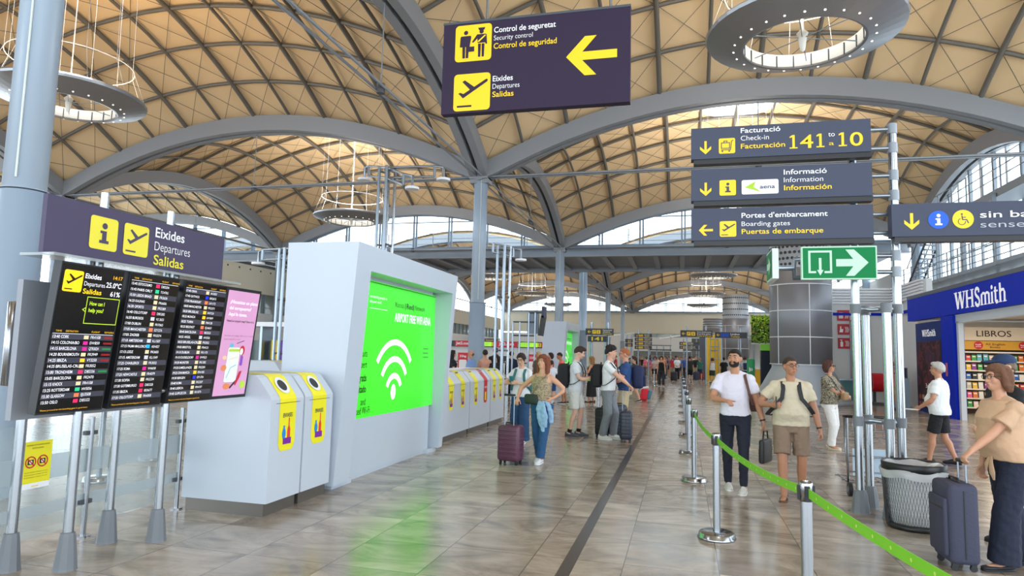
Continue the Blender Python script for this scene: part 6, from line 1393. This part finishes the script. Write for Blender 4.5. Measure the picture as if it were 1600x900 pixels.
for k in range(4):
    x = -14.2+1.9*k; t = thing('checkin_desk', 'white check-in desk under the red and green sign band, %s from the left' % ('first', 'second', 'third', 'fourth')[k], 'desk', (x, 37.6, 0), group='check-in desks'); m = MB(); m.box((0, 0, .55), (1.5, .6, 1.1), WALLW); m.build('body', t); m = MB(); m.box((0, 0, 1.13), (1.6, .7, .06), DGREY); m.build('worktop', t); m = MB(); m.box((.3, .1, 1.36), (.42, .05, .3), BLACK); m.box((.3, .12, 1.2), (.06, .06, .1), BLACK); m.build('monitor', t)
for k, px in enumerate((722, 832)):
    t = thing('poster_stand', 'red poster stand in front of the check-in wall, %s' % ('near the column', 'behind the young woman on her phone')[k], 'poster stand', (jx(px)*.93, 36.6, 0)); m = MB(); m.box((0, 0, 1.05), (.62, .04, 1.2), JR); m.rrect(Fr((-.31, -.02, .45)), .08, .3, .54, .8, .08, WTXT, .004); m.text(Fr((-.31, -.02, .45)), '22kg', .31, .95, .12, WTXT, .4, .02, 'c'); m.build('poster', t); m = MB(); m.cyl((0, .03, 0), (0, .03, 1.6), .02, BLACK); m.box((0, 0, .02), (.5, .4, .04), BLACK); m.build('stand', t)

# ================================================================== tube masts
def mast(label, x, y, h, arms, w_=.36):
    t = thing('tube_mast', label, 'mast', (x, y, 0))
    for k, (a, b) in enumerate(((-.5, -.1), (-.12, .2), (.22, -.2), (.5, .12))):
        m = MB(); m.cyl((a*w_, b, 0), (a*w_, b, h), .042, CHROME if k % 2 else GALV, n=10); m.build('pole', t)
    for z in [h*.35, h*.68, h-.12, .9]:
        m = MB(); m.tube([(-.5*w_, -.1, z), (-.12*w_, .2, z), (.22*w_, -.2, z), (.5*w_, .12, z)], .028, LEGM, 6); m.build('clamp', t)
    for (dx, dy, dz, hd) in arms:
        m = MB(); b = V(dx, dy, h+dz)
        for z in (0, -.28): m.tube([(.0, 0, h+z), b+V(0, 0, z)], .03, GALV, 6)
        m.tube([b, b+V(0, 0, -.28)], .04, GALV, 8); m.build('arm', t)
        if hd:
            m = MB(); c = b+V(.25 if dx > 0 else -.12, 0, -.05); m.tube([b, c, c-V(0, 0, .3)], .035, GALV, 8); m.cyl(c-V(0, 0, .36), c-V(0, 0, .3), .18, WHITE, n=16); m.build('antenna', t)
    return t
mast('tall tube mast with antenna arms rising behind the advertising kiosk', -7.65, 16, 6.55, ((-.85, .6, .25, True), (1.35, 0, -.02, True), (.7, -.5, -.35, True)))
mast('tube mast of four poles beyond the row of recycling bins', -5.45, 20, 5.05, ((.25, .2, -.05, True), (-.3, -.2, .05, False)), .36)
mast('tube mast in the left distance between the pink advert and the kiosk', -10.55, 16, 4.4, ((-.75, 0, -.02, True), (.6, 0, -.02, False)), .3)
t = thing('monitor_stand', 'tube stand carrying tilted monitors above the check-in queue', 'monitor stand', (-5.5, 24, 0))
for x in (-.62, -.36, -.02, .22):
    m = MB(); m.cyl((x, 0, 0), (x, 0, 3.2 if x > -.1 else 2.85), .035, GALV, n=8); m.build('pole', t)
m = MB()
for z, a, b in ((3.2, -.02, .5), (2.85, -.62, .2), (2.35, -.62, .2)): m.tube([(a, 0, z), (b, 0, z)], .03, DGREY, 6)
m.build('rail', t)
m = MB(); m.box((.12, .1, 2.8), (.42, .1, .75), mat('monitor_back', '8A97A8', .5)); m.build('monitor', t); m = MB(); m.box((.45, .2, 2.72), (.1, .55, .74), BLACK, Matrix.Rotation(.15, 3, 'Y')); m.build('monitor', t); m = MB(); m.box((.52, .15, 3.22), (.1, .45, .42), SIGN); m.build('top_sign', t)
# check-in office glimpsed at left
t = thing('vending_counter', 'steel framed vending counter in the left distance', 'counter', (-12.2, 18.5, 0)); m = MB(); m.box((0, .3, .95), (2.6, .5, 1.9), mat('vending_glass_dark', '5E6E70', .2)); m.build('cabinet', t); m = MB()
for x in (-1.3, -.5, .5, 1.3): m.box((x, 0, 1.2), (.08, .7, 2.4), GALV)
m.box((0, 0, 2.4), (2.7, .8, .14), WHITE); m.box((0, 0, 1.0), (2.7, .8, .06), WHITE); m.build('frame', t)
for x, c in ((-.2, 'E8C81C'), (.15, '6A4AA8'), (.5, 'C8A82C'), (.9, '4A4050')):
    m = MB(); m.rbox((x, -.05, 1.62), (.26, .03, .6), .02, mat('pack_'+c, c, .5)); m.build('poster', t)
# ================================================================== people farther off
def far(key, label, x, y, face, H, **k):
    k.setdefault('lod', 1 if y < 30 else 2); k.setdefault('feet', ((-.1, .06), (.1, -.05))); return person(key, label, (x, y), face, H, **k)
far('coral', 'man in a coral vest and cap bending towards a child in the queue', -3.95, 23.0, 100, 1.74, skin='A8704E', lean=(0, .28), head=(0, -20), hands=((-.1, .4, .95), (.12, .42, .98)), hair='buzz', hairc='2A1C14', top=('tee', 'F0685C', .88, .02), bottom=('shorts', '3A3C48'), shoe=('trainer', '2A2A2E'))
far('child', 'child in a white and blue T-shirt in the queue behind the red haired woman', -4.35, 22.5, 10, 1.46, hair='short', hairc='2C2018', top=('tee', 'D6DCE6', .9, .02), bottom=('shorts', '1E3C74'), shoe=('trainer', '2A2A2E'))
far('blackdress', 'woman in a long black dress behind the young man in cream shorts', -3.2, 24.2, 80, 1.62, fem=True, skin='C8906C', hands=((-.1, .32, 1.1), (.1, .32, 1.1)), hair='long', hairc='8A6038', top=('dress_tank', '15161A', .9, .02, .22), shoe=('sandal', '5A3A28', '3A2A20'))
far('khaki', 'person in khaki shorts stepping past behind the ginger haired man', -1.75, 25.2, 70, 1.66, feet=((-.09, .3), (.09, -.2)), lift=(0, .03), hair='short', hairc='3A2A20', top=('tee', '3C4046', .9, .02), bottom=('shorts', 'A89878'), shoe=('trainer', '30303A'))
far('darkhair', 'woman with long dark hair and black top behind the recycling bins', -7.6, 21.6, -60, 1.72, fem=True, hair='long', hairc='17120F', top=('tee', '1A1A20', .9, .02), bottom=('straight', '28406A'), shoe=('trainer', '30303A'))
far('bald', 'bald man in a light blue shirt behind the recycling bins', -6.85, 21.3, 120, 1.74, hair='bald', hairc='6A4A3A', skin='BE8A6E', build=1.15, belly=.05, top=('tee', '7A9CD0', .88, .02), bottom=('straight', '2A3044'), shoe=('trainer', '30303A'))
far('peach', 'person in a peach top beside the bald man in light blue', -6.45, 21.6, 20, 1.76, hair='short', hairc='2A1C16', top=('tank', 'D8A08C', .9, .02), bottom=('straight', '2A3044'), shoe=('trainer', '30303A'))
far('kid', 'dark haired girl in black facing this way behind the last recycling bin', -6.0, 21.3, 175, 1.63, fem=True, hair='bob', hairc='1A1412', top=('tee', '16171C', .9, .02), bottom=('straight', '20242E'), shoe=('trainer', '30303A'))
far('blackback', 'man in a black hooded top with his back turned in the check-in queue', -7.1, 25.2, 10, 1.86, build=1.15, hair='short', hairc='1C1512', top=('long', '16171C', .88, .025), bottom=('straight', '22262E'), shoe=('trainer', '30303A'))
far('navyback', 'person in navy beside the man in the black hooded top', -6.55, 25.6, 0, 1.74, hair='short', hairc='1C1512', top=('long', '1E2A44', .88, .025), bottom=('straight', '22262E'), shoe=('trainer', '30303A'))
far('brown', 'man in a straw coloured cap in the queue behind the young woman', -5.0, 23.4, 150, 1.74, skin='B07C58', hair='short', hairc='B89A74', top=('tee', '5A5048', .88, .02), bottom=('straight', '2A3044'), shoe=('trainer', '30303A'))
far('redt', 'person in a red top in the queue by the monitor stand', -4.75, 24.4, 120, 1.72, fem=True, hair='bob', hairc='2A1A14', top=('tee', 'B83A44', .88, .02), bottom=('straight', '2A3044'), shoe=('trainer', '30303A'))
far('tankb', 'woman in a black tank top and dark trousers walking up the aisle', -1.2, 39.4, 178, 1.70, fem=True, feet=((-.12, .15), (.12, -.1)), hair='bob', hairc='241814', top=('tank', '111216', .92, .015), bottom=('straight', '23262E'), shoe=('trainer', '1A1A20'), lod=1)
far('sit', 'woman in a pale top and black shorts leaning on a queue belt', -1.8, 45.7, 165, 1.68, fem=True, hands=((-.1, .34, 1.0), (.1, .34, 1.0)), hair='bob', hairc='5A2A20', top=('tee', 'E0C8BC', .92, .02), bottom=('shorts', '16171C'), shoe=('trainer', 'E0E0E0'))
far('whitep', 'person in a white shirt and black trousers standing in the aisle', -.42, 51.5, 178, 1.74, hands=((-.1, .3, 1.05), (.1, .3, 1.05)), hair='short', hairc='241814', top=('tee', 'ECEEF0', .88, .02), bottom=('straight', '17181E'), shoe=('trainer', '17181E'))
far('darkb', 'man in a dark olive T-shirt and black shorts with his back turned in the aisle', .43, 45.5, 5, 1.76, hair='short', hairc='1E1612', top=('tee', '34362E', .88, .025), bottom=('shorts', '1A1B20'), shoe=('trainer', '7A3030'))
p = far('bagb', 'man in a white T-shirt with a blue backpack walking off beside the green post', 3.95, 46.5, 5, 1.78, hair='short', hairc='2A1C14', top=('tee', 'E4E6EA', .88, .02), bottom=('straight', '22304A'), shoe=('trainer', '30303A'))
backpack(p, 'navy blue backpack on the man walking off beside the green post', '20305A')
far('blackt', 'person in a black T-shirt right beside the yellow panel', 2.5, 44.2, 10, 1.72, hair='short', hairc='1A1412', top=('tee', '17181E', .88, .025), bottom=('straight', '22262E'), shoe=('trainer', '30303A'))
far('whiteb', 'person in a white vest at the foot of the yellow panel', 1.9, 46.6, 20, 1.68, fem=True, hair='bob', hairc='5A3A28', top=('tank', 'E4E4E0', .9, .02), bottom=('shorts', '3A4A3A'), shoe=('trainer', '30303A'))
t = thing('holdall', 'red holdall with a blue and grey end standing on the floor of the aisle', 'bag', (-1.38, 26.2, 0)); m = MB(); m.rbox((-.05, 0, .24), (.30, .34, .46), .09, mat('holdall_red', 'D81E34', .6), Matrix.Rotation(.2, 3, 'Y'), 4); m.build('bag_body', t); m = MB(); m.rbox((.14, -.02, .24), (.14, .30, .36), .06, mat('holdall_teal', '4A7A94', .6), Matrix.Rotation(.2, 3, 'Y'), 3); m.build('end_pocket', t); m = MB(); m.rbox((-.04, 0, .49), (.3, .2, .1), .04, mat('holdall_white', 'E0DCDC', .7), Matrix.Rotation(-.2, 3, 'Y')); m.tube([(-.12, .05, .48), (-.08, .05, .58), (.04, .05, .56), (.08, .05, .46)], .012, BLACK, 6); m.build('handle', t)
# the distant crowd: a few figures, recoloured
SHIRTS = ['B83038', 'E4E4E8', '22305A', '1A1B20', '3A5AA0', 'D88A5A', '7A7C86', 'C8B8A4', '2A6A5A', 'D8607A', '4A4E58', 'E8D8C0', '8C2A34', '5A7AA8']
PANTS = ['1A1C24', '2A3448', '5A5E66', 'A89878', '20222A', '3A4A6A']
HAIRS = ['17120F', '3A2418', '5A3A24', '8A6A40', '1E1612', '7A7470']
NM = {'B83038': 'red', 'E4E4E8': 'white', '22305A': 'navy', '1A1B20': 'black', '3A5AA0': 'blue', 'D88A5A': 'orange', '7A7C86': 'grey', 'C8B8A4': 'beige', '2A6A5A': 'green', 'D8607A': 'pink', '4A4E58': 'dark grey', 'E8D8C0': 'cream', '8C2A34': 'maroon', '5A7AA8': 'pale blue'}
protos = []
PRX = [(-3.4, 52, 170, False, 'straight', ((-.1, .05), (.1, -.05)), (None, None), 'short'), (-2.6, 56, 10, False, 'shorts', ((-.1, .2), (.1, -.2)), (None, None), 'short'), (-1.4, 59.5, 150, True, 'straight', ((-.09, .04), (.09, -.04)), ((-.05, .3, 1.1), None), 'bob'), (-3.6, 61.5, -30, True, 'shorts', ((-.08, .12), (.09, -.12)), (None, (.1, .3, 1.2)), 'pony'), (-.6, 60, 5, False, 'straight', ((-.1, .22), (.1, -.22)), ((-.25, .2, .95), None), 'buzz')]
PLACES = [(1.0, 54, 170), (1.35, 52.2, 10), (-.25, 57.6, 175), (.6, 56.8, 160), (-2.3, 49, 120), (-1.0, 55, 20), (-1.5, 50.4, 200), (.2, 63, 170), (-.4, 65, 10), (-1.3, 64, 160), (-2.2, 67, 150), (-3.2, 70, 30), (1.9, 61, 200), (1.9, 63, 160), (.3, 70, 170), (-.9, 72, 5), (-1.8, 74, 190), (.9, 74, 160),
          (-4.2, 58, 90), (-4.6, 64, 120), (-3.9, 67, 160), (1.7, 70, 20), (-2.9, 77, 170), (0, 78, 175), (1.3, 80, 10), (-1.4, 80, 165), (-4.1, 75, 60), (2.1, 76, 190), (-2.9, 47.5, 100), (-3.6, 48.6, 170), (-2.4, 54, 10), (.2, 54, 190), (-3.2, 58.5, 165), (-5.0, 52, 80), (-4.4, 54, 140), (.6, 66, 5), (-1.9, 69.5, 170), (-.3, 83, 175), (-2.2, 84, 160), (.9, 85, 10)]
for k, (x, y, fc, fem, bt, ft, hn, hr) in enumerate(PRX):
    i_ = person('crowd%d' % k, 'one of the distant travellers crowding the far end of the aisle', (x, y), fc, (1.76, 1.78, 1.64, 1.66, 1.8)[k], skin=('C89878', 'B07C5C', 'D0A084', 'C08C6C', 'A87454')[k], fem=fem, feet=ft, hands=hn, hair=hr, hairc=HAIRS[k], top=('tee', SHIRTS[k], .88, .022), bottom=(bt, PANTS[k % 6]), shoe=('trainer', '3A3A40'), lod=2, group='distant crowd in the far hall')
    protos.append(i_['root'])
for k, (x, y, fc) in enumerate(PLACES):
    pr = protos[(k*3+k//5) % 5]; o = dup(pr, (x+R.uniform(-.2, .2), y, 0), math.radians(fc+R.uniform(-20, 20)))
    sh2, pa, ha = SHIRTS[(k*5+3) % 14], PANTS[R.randrange(6)], HAIRS[R.randrange(6)]
    o.scale = [R.uniform(.93, 1.04)]*3
    for c in kids(o):
        nm = c.name.split('.')[0]; col = {'shirt': sh2, 'trousers': pa, 'shorts': pa, 'hair': ha}.get(nm)
        if col:
            c.material_slots[0].link = 'OBJECT'; c.material_slots[0].material = mat('cloth_'+col, col, .85)
for x, y, c, lab in ((1.35, 54.0, '8C2430', 'maroon suitcase on the floor near the distant yellow panel'), (-.6, 48.2, '2A2C34', 'dark pushchair sized bag in the far aisle'), (.95, 51.5, '2A3048', 'navy suitcase on the right of the far aisle'), (-1.7, 47.4, '3A3E46', 'dark grey suitcase behind the woman leaning on the queue belt')):
    suitcase(lab, (x, y, 0), R.uniform(0, 180), (.42, .28, .6), c, .3)
bpy.data.scenes.remove(TMP)
